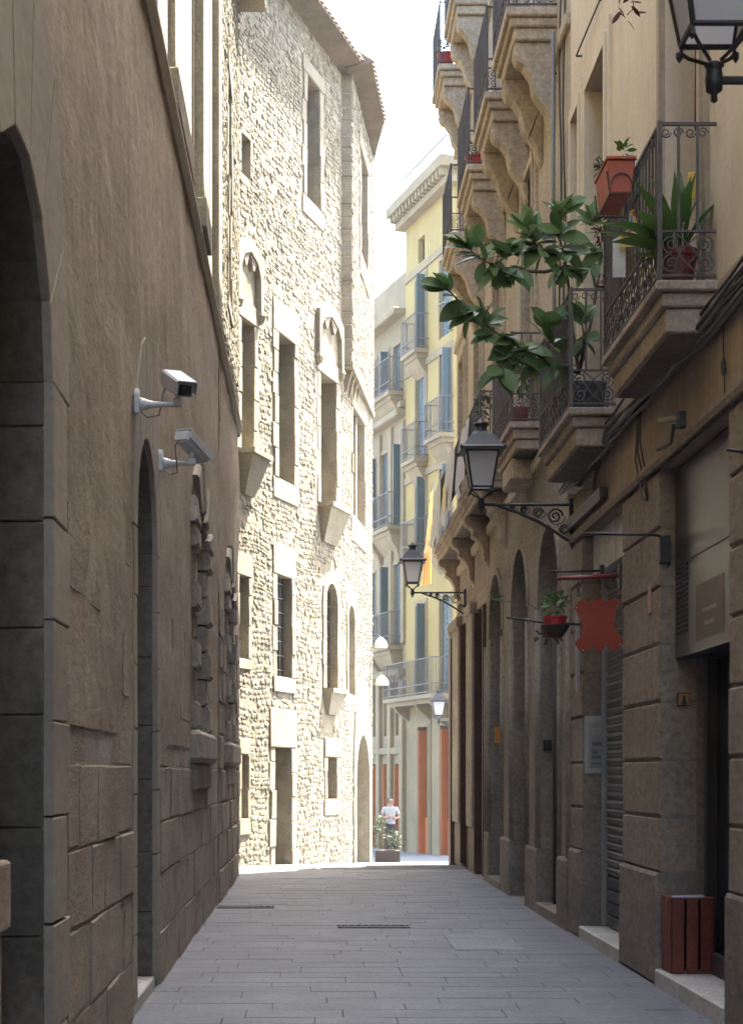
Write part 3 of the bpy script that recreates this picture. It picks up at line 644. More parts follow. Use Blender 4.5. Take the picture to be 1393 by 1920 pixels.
b = MB(FD); b.lathe((11.66, -.10, .2), [(.02,-.055),(.055,-.05),(.065,-.02),(.065,.03),(.05,.05),(.02,.055)], 10, 'y'); b.build('guide_foot', M['board'], shop, smooth=True)
# rolling lattice shutter
MB(FD).box(15.31, 17.59, -.5, .035, -.02, .13).build('doorstep', M['marble'], shop, bevel=.012)
MB(FD).box(15.305, 17.595, -.46, -.42, .13, 4.14).build('dark_interior', M['glass'], shop)
b = MB(FD)
for r_ in range(37):
    z = .70+r_*.085
    b.tube([(15.8+k*.1, -.25+(.015 if k % 2 else -.015), z+(.036 if k % 2 else -.036)) for k in range(19)], .012, 4)
    b.tube([(15.8+k*.1, -.25+(.015 if k % 2 == 0 else -.015), z+(.036 if k % 2 == 0 else -.036)) for k in range(19)], .012, 4)
b.build('lattice_shutter', M['steel'], shop, kind='stuff')
for i in range(4): MB(FD).box(15.35, 17.55, -.27, -.235, .14+i*.13, .255+i*.13).build('shutter_slat', M['metal'], shop, bevel=.012)
MB(FD).box(17.52, 17.57, -.25, -.19, .14, 3.72).build('shutter_guide', M['steel'], shop)
b = MB(FD); b.box(15.32, 17.5, -.22, -.1, 3.72, 4.12); b.build('shutter_box', M['sheet'], shop)
# ---------------------------------------------------------------- far right building with arcades
arcade = thing('arcaded_house', (2.78, 26, 0), 'tan stone house with arched shop bays and stacked balconies further along the right', 'building')
AR = [op(19.15, 20.9, .12, 4.62, .88, .55), op(22.0, 23.7, 0, 4.7, .85, .55), op(24.9, 26.7, .1, 4.7, .9, .55)]
RC = [op(27.25, 28.8, 0, 4.45, 0, .55), op(29.9, 31.5, 0, 4.45, 0, .55)]
wall(FD, 18.35, 32.8, -.1, 5.4, AR+RC, 'ground_floor_wall', M['d2low'], arcade)
for o in AR: pane(FD, o, M['brownwood'], arcade, 'shop_door', M['brownwood']); surr = [(o['u0']+o['u1'])/2]
for o in AR:
    b = MB(FD); p = arcpts(o, 10); c = (o['u0']+o['u1'])/2
    for a, q in zip(p, p[1:]):
        g = lambda t: (c+(t[0]-c)*1.13, (o['z1']-o['rise'])+(t[1]-(o['z1']-o['rise']))*1.13)
        b.prism([a, q, g(q), g(a)], lambda u, z: (u,-.02,z), lambda u, z: (u,.025,z))
    b.build('arch_moulding', M['d2low'], arcade)
for o in (AR[0], AR[2]): MB(FD).box(o['u0']+.003, o['u1']-.003, -.5, .05, -.1, o['z0']+.006).build('doorstep', M['dplinth'], arcade, bevel=.012)
for u0, u1 in ((18.37, 19.15), (20.9, 22.0), (23.7, 24.9), (26.7, 27.25), (28.8, 29.9), (31.5, 32.8)):
    block(FD, [(u0-.015,-.05),(u1+.015,-.05),(u1+.015,.78),(u0-.015,.78)], -.45, .045, M['dplinth'], arcade, 'plinth_stone', .03, .003)
    for s in (u0, u1):
        if u0 < 27: MB(FD).tube([(s+(.05 if s == u0 else -.05), -.008, .78), (s+(.05 if s == u0 else -.05), -.008, 3.7)], .055, 8).build('engaged_shaft', M['d2low'], arcade, smooth=True)
for u0, u1 in ((28.8, 29.9), (31.5, 33.0), (32.85, 33.6)):
    MB(FD).box(u0+.02, u1-.02, -.02, .09, .78 if u0 < 33 else -.2, 4.55).build('pilaster', M['d2low'], arcade, bevel=.015)
    MB(FD).box(u0-.02, u1+.02, -.02, .13, 4.4, 4.6).build('capital', M['d2low'], arcade, bevel=.02)
for o in RC:
    pane(FD, o, M['brownwood'], arcade, 'shop_front')
    MB(FD).box(o['u1']-.09, o['u1']-.003, -.54, .06, .05, 4.4).build('folded_door', M['brownwood'], arcade, bevel=.01)
    MB(FD).box(o['u0']+.003, o['u0']+.09, -.54, .06, .05, 4.4).build('folded_door', M['brownwood'], arcade, bevel=.01)
MB(FD).box(32.82, 33.3, -.1, .12, -.1, 4.3).build('folded_door', M['brownwood'], arcade)
UPD = []
for z0, z1 in ((6.02, 9.3), (10.42, 13.2), (14.15, 16.8)):
    for c in (20.2 if z0 > 7 else 21.7, 22.6 if z0 > 7 else 25.2, 25.2 if z0 > 7 else 28.2, 28.2 if z0 > 7 else 31.2, 30.9 if z0 > 7 else 33.9):
        if c < 32.5: UPD.append(op(c-.5, c+.5, z0, z1, 0, .36))
wall(FD, 18.35, 32.8, 5.4, 17.8, UPD, 'upper_wall', M['d2'], arcade)
for o in UPD: pane(FD, o, M['doorwood'], arcade, 'balcony_door', M['brownwood']); surround(FD, o, M['d2'], arcade, .2, .07)
for z in (5.42, 9.75, 13.5): MB(FD).box(18.36, 32.85, -.02, .06, z, z+.16).build('string_course', M['d2'], arcade, bevel=.02)
MB(FD).box(18.35, 33.0, -.3, .25, 17.8, 18.1).build('cornice', M['d2'], arcade, bevel=.03)
MB(FD).box(18.32, 33.18, -9, -.6, -.2, 17.75).build('core', M['mortar'], arcade)
MB(FD).box(32.6, 32.8, -9, -.002, -.3, 17.8).build('end_wall', M['d2'], arcade)
for u0, u1 in ((19.35, 20.95), (21.75, 23.4), (24.35, 26.0), (27.4, 29.0)): stone_balcony(FD, arcade, u0, u1, .58, 10.4, M['rail'])
for u0, u1 in ((27.0, 28.6), (29.8, 31.4)): stone_balcony(FD, arcade, u0, u1, .58, 14.1, M['rail'])
bal3 = iron_balcony(FD, arcade, 20.75, 22.9, .38, 5.98, M['rail'], (.08, .12, .12), M['balc'], sp=.1, rings=False)
MB(FD).box(21.3, 22.3, -.02, .3, 5.36, 5.64).build('bracket', M['d2'], bal3, bevel=.03)
bal4 = iron_balcony(FD, arcade, 24.0, 33.0, .44, 6.0, M['rail'], (.07, .09, .1), M['balc'], sp=.13, scroll=False)
for u in (24.5, 26.9, 29.4, 32.3):
    bracket(FD, bal4, u, .3, [(0,5.735),(.38,5.735),(.4,5.66),(.36,5.58),(.3,5.56),(.26,5.5),(.27,5.42),(.18,5.36),(.1,5.22),(.09,5.05),(.03,4.98),(0,4.9)], M['balc'])
# ---------------------------------------------------------------- yellow house and its cream neighbour at the end
FC = Fr((4.06, 49, 0), (-.267, .9637, 0), (-.9637, -.267, 0))
yellow = thing('yellow_house', (4.0, 51, -.7), 'yellow plastered house with teal shutters and small balconies closing the street', 'building')
creamh = thing('cream_house', (2.6, 55, -.74), 'pale cream house with long dark balconies left of the yellow one', 'building')
def far_balcony(fr, parent, u0, u1, nf, z, hgt=1.05, corbel=True):
    b = MB(fr); b.box(u0, u1, -.02, nf, z-.12, z); b.box(u0+.08, u1-.08, -.02, nf-.1, z-.26, z-.121)
    if corbel: b.prism([(0,z-.26),(nf-.14,z-.26),(nf*.4,z-.5),(0,z-.75)], lambda n, zz: (u0+.15,n,zz), lambda n, zz: (u1-.15,n,zz))
    bal = b.build('balcony', M['cream'], parent)
    for zz in (z+.06, z+.3, z+hgt): r_ = MB(fr); r_.box(u0, u1, nf-.05, nf-.02, zz-.015, zz+.015); r_.box(u0, u0+.03, 0, nf-.05, zz-.015, zz+.015); r_.box(u1-.03, u1, 0, nf-.05, zz-.015, zz+.015); r_.build('rail', M['rail'], bal)
    n = int((u1-u0)/.14); bb = MB(fr); bb.box(-.009, .009, -.009, .009, z, z+hgt); me = bb.mesh('bar', M['rail'])
    for k in range(n+1): inst(me, 'bar', Matrix.Translation(fr(u0+.015+(u1-u0-.03)*k/n, nf-.035, 0)-fr(0,0,0)), bal)
    for k in range(1, int(nf/.12)):
        for s in (u0+.015, u1-.015): inst(me, 'bar', Matrix.Translation(fr(s, k*.12, 0)-fr(0,0,0)), bal)
    return bal
def shuttered(fr, parent, o, m, open_=0):
    w_ = pane(fr, o, M['glass'], parent, 'window')
    c = (o['u0']+o['u1'])/2
    for s in (0, 1):
        a, q = (o['u0'], c-.005) if s == 0 else (c+.005, o['u1'])
        b = MB(fr); b.box(a, q, -.09, -.05, o['z0'], o['z1'])
        n = int((o['z1']-o['z0'])/.16)
        for i in range(n): z = o['z0']+(o['z1']-o['z0'])*(i+.25)/n; b.box(a+.06, q-.06, -.055, -.038, z, z+.09)
        b.build('shutter', m, w_)
    b = MB(fr)
    if open_: b.box(o['u0']-.04, o['u0'], -.03, .3, o['z0'], o['z1']); b.build('open_shutter', m, w_)
yw = []
for c, hw, rows in ((2.82, .42, ((14.45,16.7),(11.2,13.85),(8.3,10.6),(4.05,6.8))), (.62, .46, ((14.45,16.7),(11.5,13.95),(8.3,10.6),(4.05,6.8)))):
    for z0, z1 in rows: yw.append(op(c-hw, c+hw, z0, z1, 0, .2))
att = [op(2.5, 3.1, 17.2, 17.95, 0, .2), op(.3, .9, 17.2, 17.95, 0, .2)]
gd = [op(2.1, 3.0, -.9, 3.1, 0, .35), op(.1, 1.0, -.9, 3.1, 0, .35)]
wall(FC, 0, 4.31, 3.6, 19.0, yw+att, 'plaster_wall', M['yell'], yellow)
wall(FC, 0, 4.31, -1.2, 3.6, gd, 'ground_floor_wall', M['cream'], yellow)
for k, o in enumerate(yw): shuttered(FC, yellow, o, M['teal'], 1 if k % 3 != 1 else 0); surround(FC, o, M['cream'], yellow, .16, .05)
for o in att: pane(FC, o, M['glass'], yellow, 'window', M['doorwood'])
for o in gd:
    pane(FC, o, M['glass'], yellow, 'doorway')
    MB(FC).box(o['u1']-.06, o['u1']-.004, -.33, .04, -.8, 3.0).build('open_door_leaf', M['orange'], yellow)
    MB(FC).box(o['u0']+.01, o['u1']-.07, -.2, -.15, -.8, .35).build('door_panel', M['orange'], yellow); surround(FC, o, M['cream'], yellow, .2, .06)
for z in (10.75, 14.05, 17.0): MB(FC).box(0, 4.31, -.02, .05, z-.1, z+.12).build('string_course', M['cream'], yellow)
for o in yw[:3]+yw[5:7]: far_balcony(FC, yellow, o['u0']-.25, o['u1']+.25, .45, o['z0']-.03)
far_balcony(FC, yellow, .1, 4.7, .62, 4.0, 1.05, False)
for u in (.6, 2.0, 4.0): MB(FC).prism([(0,3.74),(.5,3.74),(.4,3.6),(.15,3.4),(0,3.3)], lambda n, z: (u-.1,n,z), lambda n, z: (u+.1,n,z)).build('bracket', M['cream'], yellow)
b = MB(FC); b.box(-.3, 4.5, -.3, .3, 18.6, 18.8); b.box(-.4, 4.6, -.3, .55, 19.0, 19.3); b.build('cornice', M['cream'], yellow)
for i in range(16): MB(FC).box(-.2+i*.3, -.07+i*.3, 0, .48, 18.8, 19.0).build('dentil', M['cream'], yellow)
b = MB(FC); b.box(-.3, 3.4, .3, .33, 19.9, 19.94)
for i in range(28): b.box(-.3+i*.135, -.28+i*.135, .3, .33, 19.3, 19.9)
b.build('roof_railing', M['rail'], yellow)
b = MB(FC); b.box(0, 4.3, -8, -.4, -1.2, 19.0); b.build('core', M['mortar'], yellow)
b = MB(); b.quad((4.06,49,-1.2),(14,51.2,-1.2),(14,51.2,19),(4.06,49,19)); b.build('side_wall', M['yell'], yellow)
cw = []
for z0, z1 in ((13.7,15.2),(9.5,12.0),(5.75,8.3)):
    for c in (5.0, 6.3, 7.6): cw.append(op(c-.36, c+.36, z0, z1, 0, .2))
cg = [op(4.75, 5.3, -.9, 2.0, 0, .3), op(5.9, 6.5, -.9, 2.0, 0, .3), op(7.1, 7.7, -.9, 2.0, 0, .3)]
cm = [op(4.75, 5.3, 2.9, 4.6, 0, .2), op(5.9, 6.5, 2.9, 4.6, 0, .2), op(7.1, 7.7, 2.9, 4.6, 0, .2)]
wall(FC, 4.315, 10, -1.2, 16.0, cw+cg+cm, 'wall', M['cream'], creamh)
for k, o in enumerate(cw): shuttered(FC, creamh, o, M['teal'], k % 2); surround(FC, o, M['cream'], creamh, .14, .06)
for o in cm: pane(FC, o, M['board'], creamh, 'window')
for o in cg: pane(FC, o, M['glass'], creamh, 'doorway'); MB(FC).box(o['u1']-.05, o['u1']-.004, -.28, .05, -.8, 1.95).build('open_door_leaf', M['orange'], creamh)
for u in (4.42, 5.62, 6.8, 8.0):
    MB(FC).box(u-.13, u+.13, -.02, .1, 5.75, 12.7).build('pilaster', M['cream'], creamh, bevel=.02)
    MB(FC).box(u-.16, u+.16, -.02, .14, -1, 4.6).build('pilaster', M['cream'], creamh, bevel=.02)
for z, n in ((2.3, .12), (4.75, .25), (12.85, .3), (13.1, .18), (16.0, .4)): MB(FC).box(4.32, 10, -.02, n, z, z+.22).build('string_course', M['cream'], creamh, bevel=.03)
far_balcony(FC, creamh, 4.5, 9.5, .5, 13.65); far_balcony(FC, creamh, 4.6, 6.9, .5, 9.45); far_balcony(FC, creamh, 4.6, 6.9, .5, 5.7)
for z in (9.45, 5.7):
    for u in (4.75, 6.7): MB(FC).prism([(0,z-.26),(.4,z-.26),(.36,z-.5),(.2,z-.7),(.12,z-1.0),(0,z-1.15)], lambda n, zz: (u-.13,n,zz), lambda n, zz: (u+.13,n,zz)).build('bracket', M['cream'], creamh, bevel=.02)
MB(FC).box(4.33, 10, -3, -.5, 16.0, 17.8).build('attic', M['cream'], creamh)
MB(FC).box(4.32, 10, -8, -.4, -1.2, 15.95).build('core', M['mortar'], creamh)
b = MB(FC); b.tube([(9.0,.1,14.9),(9.0,1.2,14.9)], .03); b.tube([(9.0,.1,14.2),(9.0,1.2,14.9)], .03); b.build('iron_strut', M['black'], creamh)
# ---------------------------------------------------------------- street lanterns
def lantern(c, s, label, wall_x=None, arm=True, far=False):
    """c = centre of the lantern's lower glass rim"""
    x, y, z = c; t = thing('street_lantern', (x, y, z-.12*s), label, 'lantern', 'wall lanterns along the right side')
    wt, wb, h = .165*s, .105*s, .37*s; mt = M['black']
    cn = [(-1,-1),(1,-1),(1,1),(-1,1)]
    b = MB()
    for sx, sy in cn:
        b.tube([(x+sx*wb, y+sy*wb, z), (x+sx*wt, y+sy*wt, z+h)], .012*s, 5)
    for k in range(4):
        p, q = cn[k], cn[(k+1) % 4]
        b.tube([(x+p[0]*wb, y+p[1]*wb, z), (x+q[0]*wb, y+q[1]*wb, z)], .012*s, 5); b.tube([(x+p[0]*wt, y+p[1]*wt, z+h), (x+q[0]*wt, y+q[1]*wt, z+h)], .012*s, 5)
    b.build('frame', mt, t)
    for k in range(4):
        p, q = cn[k], cn[(k+1) % 4]; MB().quad((x+p[0]*wb, y+p[1]*wb, z), (x+q[0]*wb, y+q[1]*wb, z), (x+q[0]*wt, y+q[1]*wt, z+h), (x+p[0]*wt, y+p[1]*wt, z+h)).build('glass_pane', M['frost'], t)
    r2 = math.sqrt(2)
    b = MB(); b.lathe((x,y,z+h), [(.225*s*r2,0),(.225*s*r2,.03*s),(.20*s*r2,.05*s),(.165*s*r2,.10*s),(.115*s*r2,.175*s),(.08*s*r2,.215*s)], 4, rot=math.pi/4); b.build('roof', mt, t)
    b = MB(); b.lathe((x,y,z+h+.21*s), [(.085*s,0),(.06*s,.03*s),(.06*s,.06*s),(.085*s,.075*s),(.08*s,.095*s),(.035*s,.115*s),(.025*s,.14*s),(.0,.15*s)], 12); b.build('chimney_cap', mt, t, smooth=True)
    b = MB()
    for sx, sy in cn: b.lathe((x+sx*.225*s, y+sy*.225*s, z+h+.015*s), [(.0,-.02*s),(.018*s,-.01*s),(.018*s,.02*s),(.0,.04*s)], 6)
    b.build('roof_stubs', mt, t)
    b = MB()
    for sx, sy in cn:
        b.tube([(x+sx*wb, y+sy*wb, z), (x+sx*wb*.98, y+sy*wb*.98, z-.03*s), (x+sx*wb*.75, y+sy*wb*.75, z-.06*s), (x+sx*.02*s, y+sy*.02*s, z-.105*s)], .008*s, 5); b.lathe((x+sx*wb*1.05,y+sy*wb*1.05,z-.035*s), [(0,-.03*s),(.014*s,-.01*s),(.014*s,.012*s),(0,.02*s)], 6)
    b.build('basket', mt, t)
    b = MB(); b.lathe((x,y,z-.22*s), [(.0,-.045*s),(.014*s,-.035*s),(.012*s,-.01*s),(.032*s,.005*s),(.036*s,.05*s),(.03*s,.09*s),(.04*s,.1*s),(.02*s,.115*s)], 10); b.build('finial', mt, t, smooth=True)
    wx = wall_x
    za = z-.175*s
    b = MB(); b.tube([(x+.02*s, y, za), (wx, y, za)], .016*s, 6); ar = b.build('bracket_arm', mt, t)
    f = lambda a, q: (x+a, y, za+q)
    Lx = wx-x; b = MB()
    b.tube([f(.18*Lx, -.01), f(.4*Lx, -.08*s), f(.62*Lx, -.17*s), f(.8*Lx, -.27*s), f(.97*Lx, -.38*s)], .016*s, 5)
    for ca, cb, r_ in ((.82, -.12, .085), (.63, -.085, .055), (.47, -.055, .038), (.35, -.035, .024), (.92, -.26, .055)):
        b.tube(spiral(f, ca*Lx, cb*s, r_*s, r_*.2*s, 0, 1.7, 18), .011*s, 5); b.tube(spiral(f, ca*Lx+.03*s, cb*s, r_*s*1.15, r_*.9*s, math.pi, .5, 8), .006*s, 5)
    b.build('scrollwork', mt, t)
    MB().box(wx-.025, wx+.02, y-.045*s, y+.045*s, za-.42*s, za+.06*s).build('wall_plate', mt, t, bevel=.006)
    return t
lantern(tuple(P(1338, 66, 6.6)), 1.0, 'nearest street lantern, cut off by the top right edge above the pot plant balcony', 2.78)
lantern(tuple(P(902, 915, 18.2)), 1.02, 'dark street lantern on a scrolled bracket under the rubber plant', 2.76)
lantern(tuple(P(773, 1093, 30.6)), 1.0, 'smaller black lantern on a scrolled bracket beside the striped flag', 2.74)
p = P(822, 1341, 48.4); lantern(tuple(p), 1.05, 'tiny far lantern below the long balcony of the yellow house', p.x+.45)
# ---------------------------------------------------------------- wall cameras
def cctv(wallp, jx, yaw, pitch, label):
    """wallp: mounting point on the wall, jx: arm length; yaw/pitch aim the housing (+Y local is the lens end)"""
    x, y, z = wallp; t = thing('security_camera', wallp, label, 'camera', 'white security cameras on the left wall')
    b = MB(); b.prism([(y-.045,z-.085),(y+.045,z-.085),(y+.05,z+.05),(y+.03,z+.085),(y-.03,z+.085),(y-.05,z+.05)], lambda a, c: (x-.005,a,c), lambda a, c: (x+.03,a,c)); b.build('wall_plate', M['white'], t, bevel=.006)
    b = MB(); b.lathe((x+.03,y,z-.02), [(.052,0),(.042,.03),(.03,.06),(.022,.1),(.019,.16),(.018,jx-.05),(.022,jx-.02),(.02,jx)], 12, 'x'); b.build('arm', M['white'], t, smooth=True)
    b = MB(); b.box(x+jx-.01, x+jx+.05, y-.028, y+.028, z-.035, z+.02); b.box(x+jx+.002, x+jx+.038, y-.02, y+.02, z+.02, z+.07); b.build('swivel', M['white'], t, bevel=.008)
    Mx = Matrix.Translation((x+jx+.02, y, z+.115)) @ Matrix.Rotation(yaw, 4, 'Z') @ Matrix.Rotation(pitch, 4, 'X')
    def part(b, nm, m, bev=0):
        me = b.mesh(nm, m)
        if bev:
            bm = bmesh.new(); bm.from_mesh(me); bmesh.ops.recalc_face_normals(bm, faces=bm.faces); bmesh.ops.bevel(bm, geom=list(bm.edges), offset=bev, segments=2, affect='EDGES'); bm.to_mesh(me); bm.free()
        return inst(me, nm, Mx, t)
    part(MB().box(-.062, .062, -.16, .17, -.05, .05), 'housing', M['white'], .012)
    b = MB(); b.prism([(-.076,-.02),(-.07,-.02),(-.07,.052),(-.058,.062),(.058,.062),(.07,.052),(.07,-.02),(.076,-.02),(.076,.058),(.062,.07),(-.062,.07),(-.076,.058)], lambda a, c: (a,-.15,c), lambda a, c: (a,.215,c)); part(b, 'sun_shield', M['white'])
    part(MB().box(-.056, .056, .17, .176, -.044, .044), 'bezel', M['board'], 0); part(MB().box(-.046, .046, .176, .179, -.036, .036), 'front_glass', M['glass'])
    b = MB(); b.lathe((0,.179,-.002), [(.024,0),(.024,.004),(.017,.005),(.015,.001)], 14, 'y'); part(b, 'lens', M['black'])
    part(MB().box(-.05, .05, -.168, -.16, -.04, .04), 'rear_cap', M['white'])
    e = Mx @ Vector((0, -.165, -.02)); MB().tube([e, e+Vector((-.05, .02, -.06)), Vector((x+jx*.6, y+.03, z-.09)), Vector((x+.08, y+.04, z-.1)), Vector((x+.0, y+.05, z-.03))], .006, 5).build('cable', M['gcable'], t, smooth=True)
cctv((-1.215, 11.75, 4.26), .27, R(-157), R(-24), 'white security camera aimed at the viewer, nearer and higher on the left wall')
cctv((-1.215, 13.6, 4.19), .24, R(-28), R(-22), 'white security camera turned away from the viewer beside the narrow arch')
# ---------------------------------------------------------------- leaf and plant tools
def leafmesh(name, L_, W_, m, fold=.25, droop=.12, n=6, tip=1.0):
    vs, fs = [], []
    for i in range(n+1):
        t = i/n; w_ = W_/2*(math.sin(math.pi*min(1, t*.93+.06))**.75)*(1 if i < n else .02); x = L_*t; z = -droop*L_*t*t
        vs += [(x, -w_, z+w_*fold), (x, 0, z), (x, w_, z+w_*fold)]
    for i in range(n):
        a = i*3; fs += [(a, a+3, a+4, a+1), (a+1, a+4, a+5, a+2)]
    return MB().add(vs, fs).mesh(name, m, True)
def aim(loc, d, roll=0, s=1, up=(0, 0, 1)):
    x = Vector(d).normalized(); u = Vector(up); y = u.cross(x); y = y.normalized() if y.length > .05 else x.orthogonal().normalized(); z = x.cross(y)
    m = Matrix((x, y, z)).transposed().to_4x4()
    return Matrix.Translation(Vector(loc)) @ m @ Matrix.Rotation(roll, 4, 'X') @ Matrix.Scale(s, 4)
rl = random.Random(11)
def bushy(t, c, r_, n, m, L_, W_, name='foliage', up=.3):
    """a small leafy mass: one joined part of many leaves"""
    b = MB(); base = leafmesh('l', L_, W_, None, n=3); vv = [v.co.copy() for v in base.vertices]; ff = [tuple(p.vertices) for p in base.polygons]; bpy.data.meshes.remove(base)
    for _ in range(n):
        d = Vector((rl.gauss(0,1), rl.gauss(0,1), rl.gauss(up,1))).normalized(); p = Vector(c)+Vector((d.x*r_[0], d.y*r_[1], d.z*r_[2]))*rl.random()**.5
        mx = aim(p, d+Vector((rl.gauss(0,.5), rl.gauss(0,.5), rl.gauss(0,.5))), rl.uniform(-1, 1), rl.uniform(.6, 1.2))
        b.add([mx @ v for v in vv], ff)
    return b.build(name, m, t, kind='stuff')
def pot(t, c, r0, r1, h, m, name='pot', soil=True):
    b = MB(); b.lathe(c, [(r0,0),(r1*.96,h*.82),(r1*1.06,h*.83),(r1*1.06,h),(r1*.94,h),(r1*.9,h*.9)], 18); b.build(name, m, t, smooth=False)
# ---------------------------------------------------------------- rubber plant reaching over the street
fic = thing('rubber_plant', (2.52, 16.3, 5.06), 'large rubber plant with glossy oval leaves reaching out over the street from the second balcony', 'plant')
b = MB(); b.prism([(-.14,.0),(.14,.0),(.16,.26),(-.16,.26)], lambda a, z: (2.55+a,15.72,5.06+z), lambda a, z: (2.55+a,16.45,5.06+z)); b.build('trough', M['black'], fic, bevel=.01)
D0 = 16.0
stems = [[(1085,700,16.1),(1040,682,16.0),(985,655,15.9),(950,640,15.8),(905,605,15.8),(860,565,15.8),(838,540,15.7)],
         [(1085,700,16.1),(1073,620,16.2),(1066,540,16.1),(1058,480,16.0),(1046,440,15.9),(1050,405,15.9)],
         [(1060,500,16.0),(1020,510,15.9),(975,508,15.8),(935,500,15.7),(905,488,15.7),(882,470,15.7)],
         [(1058,480,16.0),(1020,470,15.9),(1000,455,15.9),(990,430,15.9)],
         [(1085,700,16.1),(1108,600,16.3),(1122,520,16.3),(1125,460,16.2),(1112,420,16.2)],
         [(985,655,15.9),(960,665,15.8),(938,690,15.7)], [(1085,700,16.1),(1095,640,15.8),(1090,600,15.7)], [(1020,676,16.0),(1030,640,15.9),(1028,610,15.9)]]
for st in stems: MB().tube([P(*q) for q in st], [.018-.011*i/(len(st)-1) for i in range(len(st))], 6).build('stem', M['bark'], fic, smooth=True)
lm = [leafmesh('rubber_leaf', .29, .165, M['green'], .22, .16), leafmesh('rubber_leaf', .26, .15, M['green'], .3, .05), leafmesh('rubber_leaf', .21, .115, M['green'], .15, .25)]
clusters = [(838,540,15.7,6,(-.9,0,.5)),(860,565,15.8,4,(-.4,0,-.6)),(885,590,15.8,5,(-.3,0,-.5)),(905,605,15.8,5,(.2,0,.3)),(925,630,15.8,6,(-.3,0,-.3)),(950,640,15.8,7,(0,-.4,-.4)),
            (882,470,15.7,7,(-.8,0,.6)),(905,488,15.7,6,(-.3,0,-.2)),(935,500,15.7,7,(0,0,-.9)),(960,505,15.8,6,(.2,0,-.8)),(945,480,15.8,5,(-.1,0,.5)),(990,430,15.9,8,(-.1,0,.8)),(1000,455,15.9,6,(-.6,0,0)),(975,470,15.9,5,(-.6,0,.1)),(1020,470,15.9,5,(.2,0,-.6)),
            (1050,405,15.9,7,(.1,0,1)),(1046,440,15.9,6,(-.3,0,.2)),(1055,470,16,6,(.6,0,-.2)),(1060,500,16,5,(.2,0,-.7)),(1112,420,16.2,5,(-.1,0,.9)),(1122,470,16.2,5,(-.6,0,-.2)),(1112,500,16.2,3,(-.7,0,-.5)),
            (938,690,15.7,6,(-.3,0,-.7)),(960,665,15.8,6,(-.2,-.2,-.5)),(985,655,15.9,6,(.3,-.4,-.3)),(1015,672,15.9,4,(.2,0,-.7)),(1028,610,15.9,6,(0,0,.7)),(1030,640,15.9,4,(.5,0,.2)),(1090,600,15.7,4,(0,0,.8)),(1093,640,15.8,4,(.3,0,-.6)),(1045,690,15.9,4,(0,0,-.9))]
for px, py, d, n, bias in clusters:
    c = P(px, py, d); a0 = rl.random()*6.28
    for k in range(n+3):
        a = a0+k*2.4
        v = Vector((math.cos(a)*.9, math.sin(a)*.5-.15, rl.uniform(-.45, .75)))+Vector(bias)*.9
        inst(rl.choice(lm), 'leaf', aim(c+Vector((rl.gauss(0,.02), rl.gauss(0,.03), rl.gauss(0,.02))), v, rl.uniform(-.6, .6), rl.uniform(.75, 1.05), (rl.gauss(0,.3), -.55, .75)), fic)
# small dark plants on the farther balcony
pl = thing('trailing_plant', (2.5, 21.2, 6.0), 'small leafy plant spilling through the railing behind the rubber plant', 'plant')
bushy(pl, P(985, 712, 21.0), (.26, .3, .24), 220, M['lime'], .09, .045); pot(pl, (2.55, 21.0, 5.99), .09, .12, .2, M['terra'])
pl = thing('potted_shrub', (2.55, 24.4, 6.0), 'dark small shrub hanging on the long balcony behind the middle lantern', 'plant')
bushy(pl, P(907, 765, 24.3), (.16, .2, .22), 120, M['dusk'], .08, .035); pot(pl, (2.5, 24.3, 6.0), .08, .11, .2, M['black'])
# ---------------------------------------------------------------- strap leaved plant, pots and papers on the near balcony
cl = thing('strap_leaf_plant', (2.56, 11.98, 5.09), 'strap leaved plant in a dark red pot at the end of the nearest balcony', 'plant')
pot(cl, (2.56, 11.99, 5.09), .105, .145, .27, M['darkred']); MB().lathe((2.56,11.99,5.09), [(.12,.22),(.12,.235)], 14).build('soil', M['soil'], cl)
def strap(p0, dirv, L_, w_, bend, roll=0):
    n = 9; d = Vector(dirv).normalized(); side = d.cross(Vector((0,0,1))); side = side.normalized() if side.length > .1 else Vector((1,0,0)); side = (Matrix.Rotation(roll, 3, d) @ side)
    vs, fs, p = [], [], Vector(p0)
    for i in range(n+1):
        t = i/n; ww = w_/2*(.55+.9*math.sin(math.pi*min(1, t*.75+.2)))*(1-max(0, t-.72)/.28*.97)
        up = side.cross(d).normalized(); vs += [p-side*ww+up*ww*.25, p, p+side*ww+up*ww*.25]
        p = p+d*L_/n; d = (d+Vector((0,0,-bend/n))).normalized()
    for i in range(n): a = i*3; fs += [(a,a+1,a+4,a+3),(a+1,a+2,a+5,a+4)]
    MB().add(vs, fs).build('leaf', M['strap'], cl, smooth=True)
for dv, L_, w_, bd in (((-.95,-.2,.55),.62,.075,.75),((-.9,.1,.85),.66,.07,1.0),((-.9,-.3,.95),.55,.07,1.3),((-.8,-.35,.35),.5,.075,.7),((-.6,-.2,1.2),.55,.075,.5),((-.15,-.3,1.4),.5,.07,.35),((.05,.2,1.5),.55,.065,.2),((.25,-.25,1.4),.5,.075,.3),
                       ((-.3,.3,1.3),.5,.07,.6),((.35,0,1.2),.45,.075,.5),((.4,-.3,.9),.42,.08,.7),((-.5,-.4,.8),.4,.08,.8),((.1,-.4,1.2),.46,.08,.5),((-.7,.2,.7),.45,.07,.9),((-.2,-.4,.9),.36,.08,.9),((.2,.2,1.3),.48,.07,.4),((-.45,-.1,1.4),.52,.075,.4),((-.75,-.3,-.0),.4,.05,.15)):
    strap((2.56+rl.uniform(-.03,.03), 11.98+rl.uniform(-.03,.03), 5.3), dv, L_*1.22, w_*1.15, bd, rl.uniform(-.3,.3))
tb = thing('planter_box', (2.27, 12.6, 5.85), 'terracotta window box in an iron holder hung on the near balcony rail', 'planter')
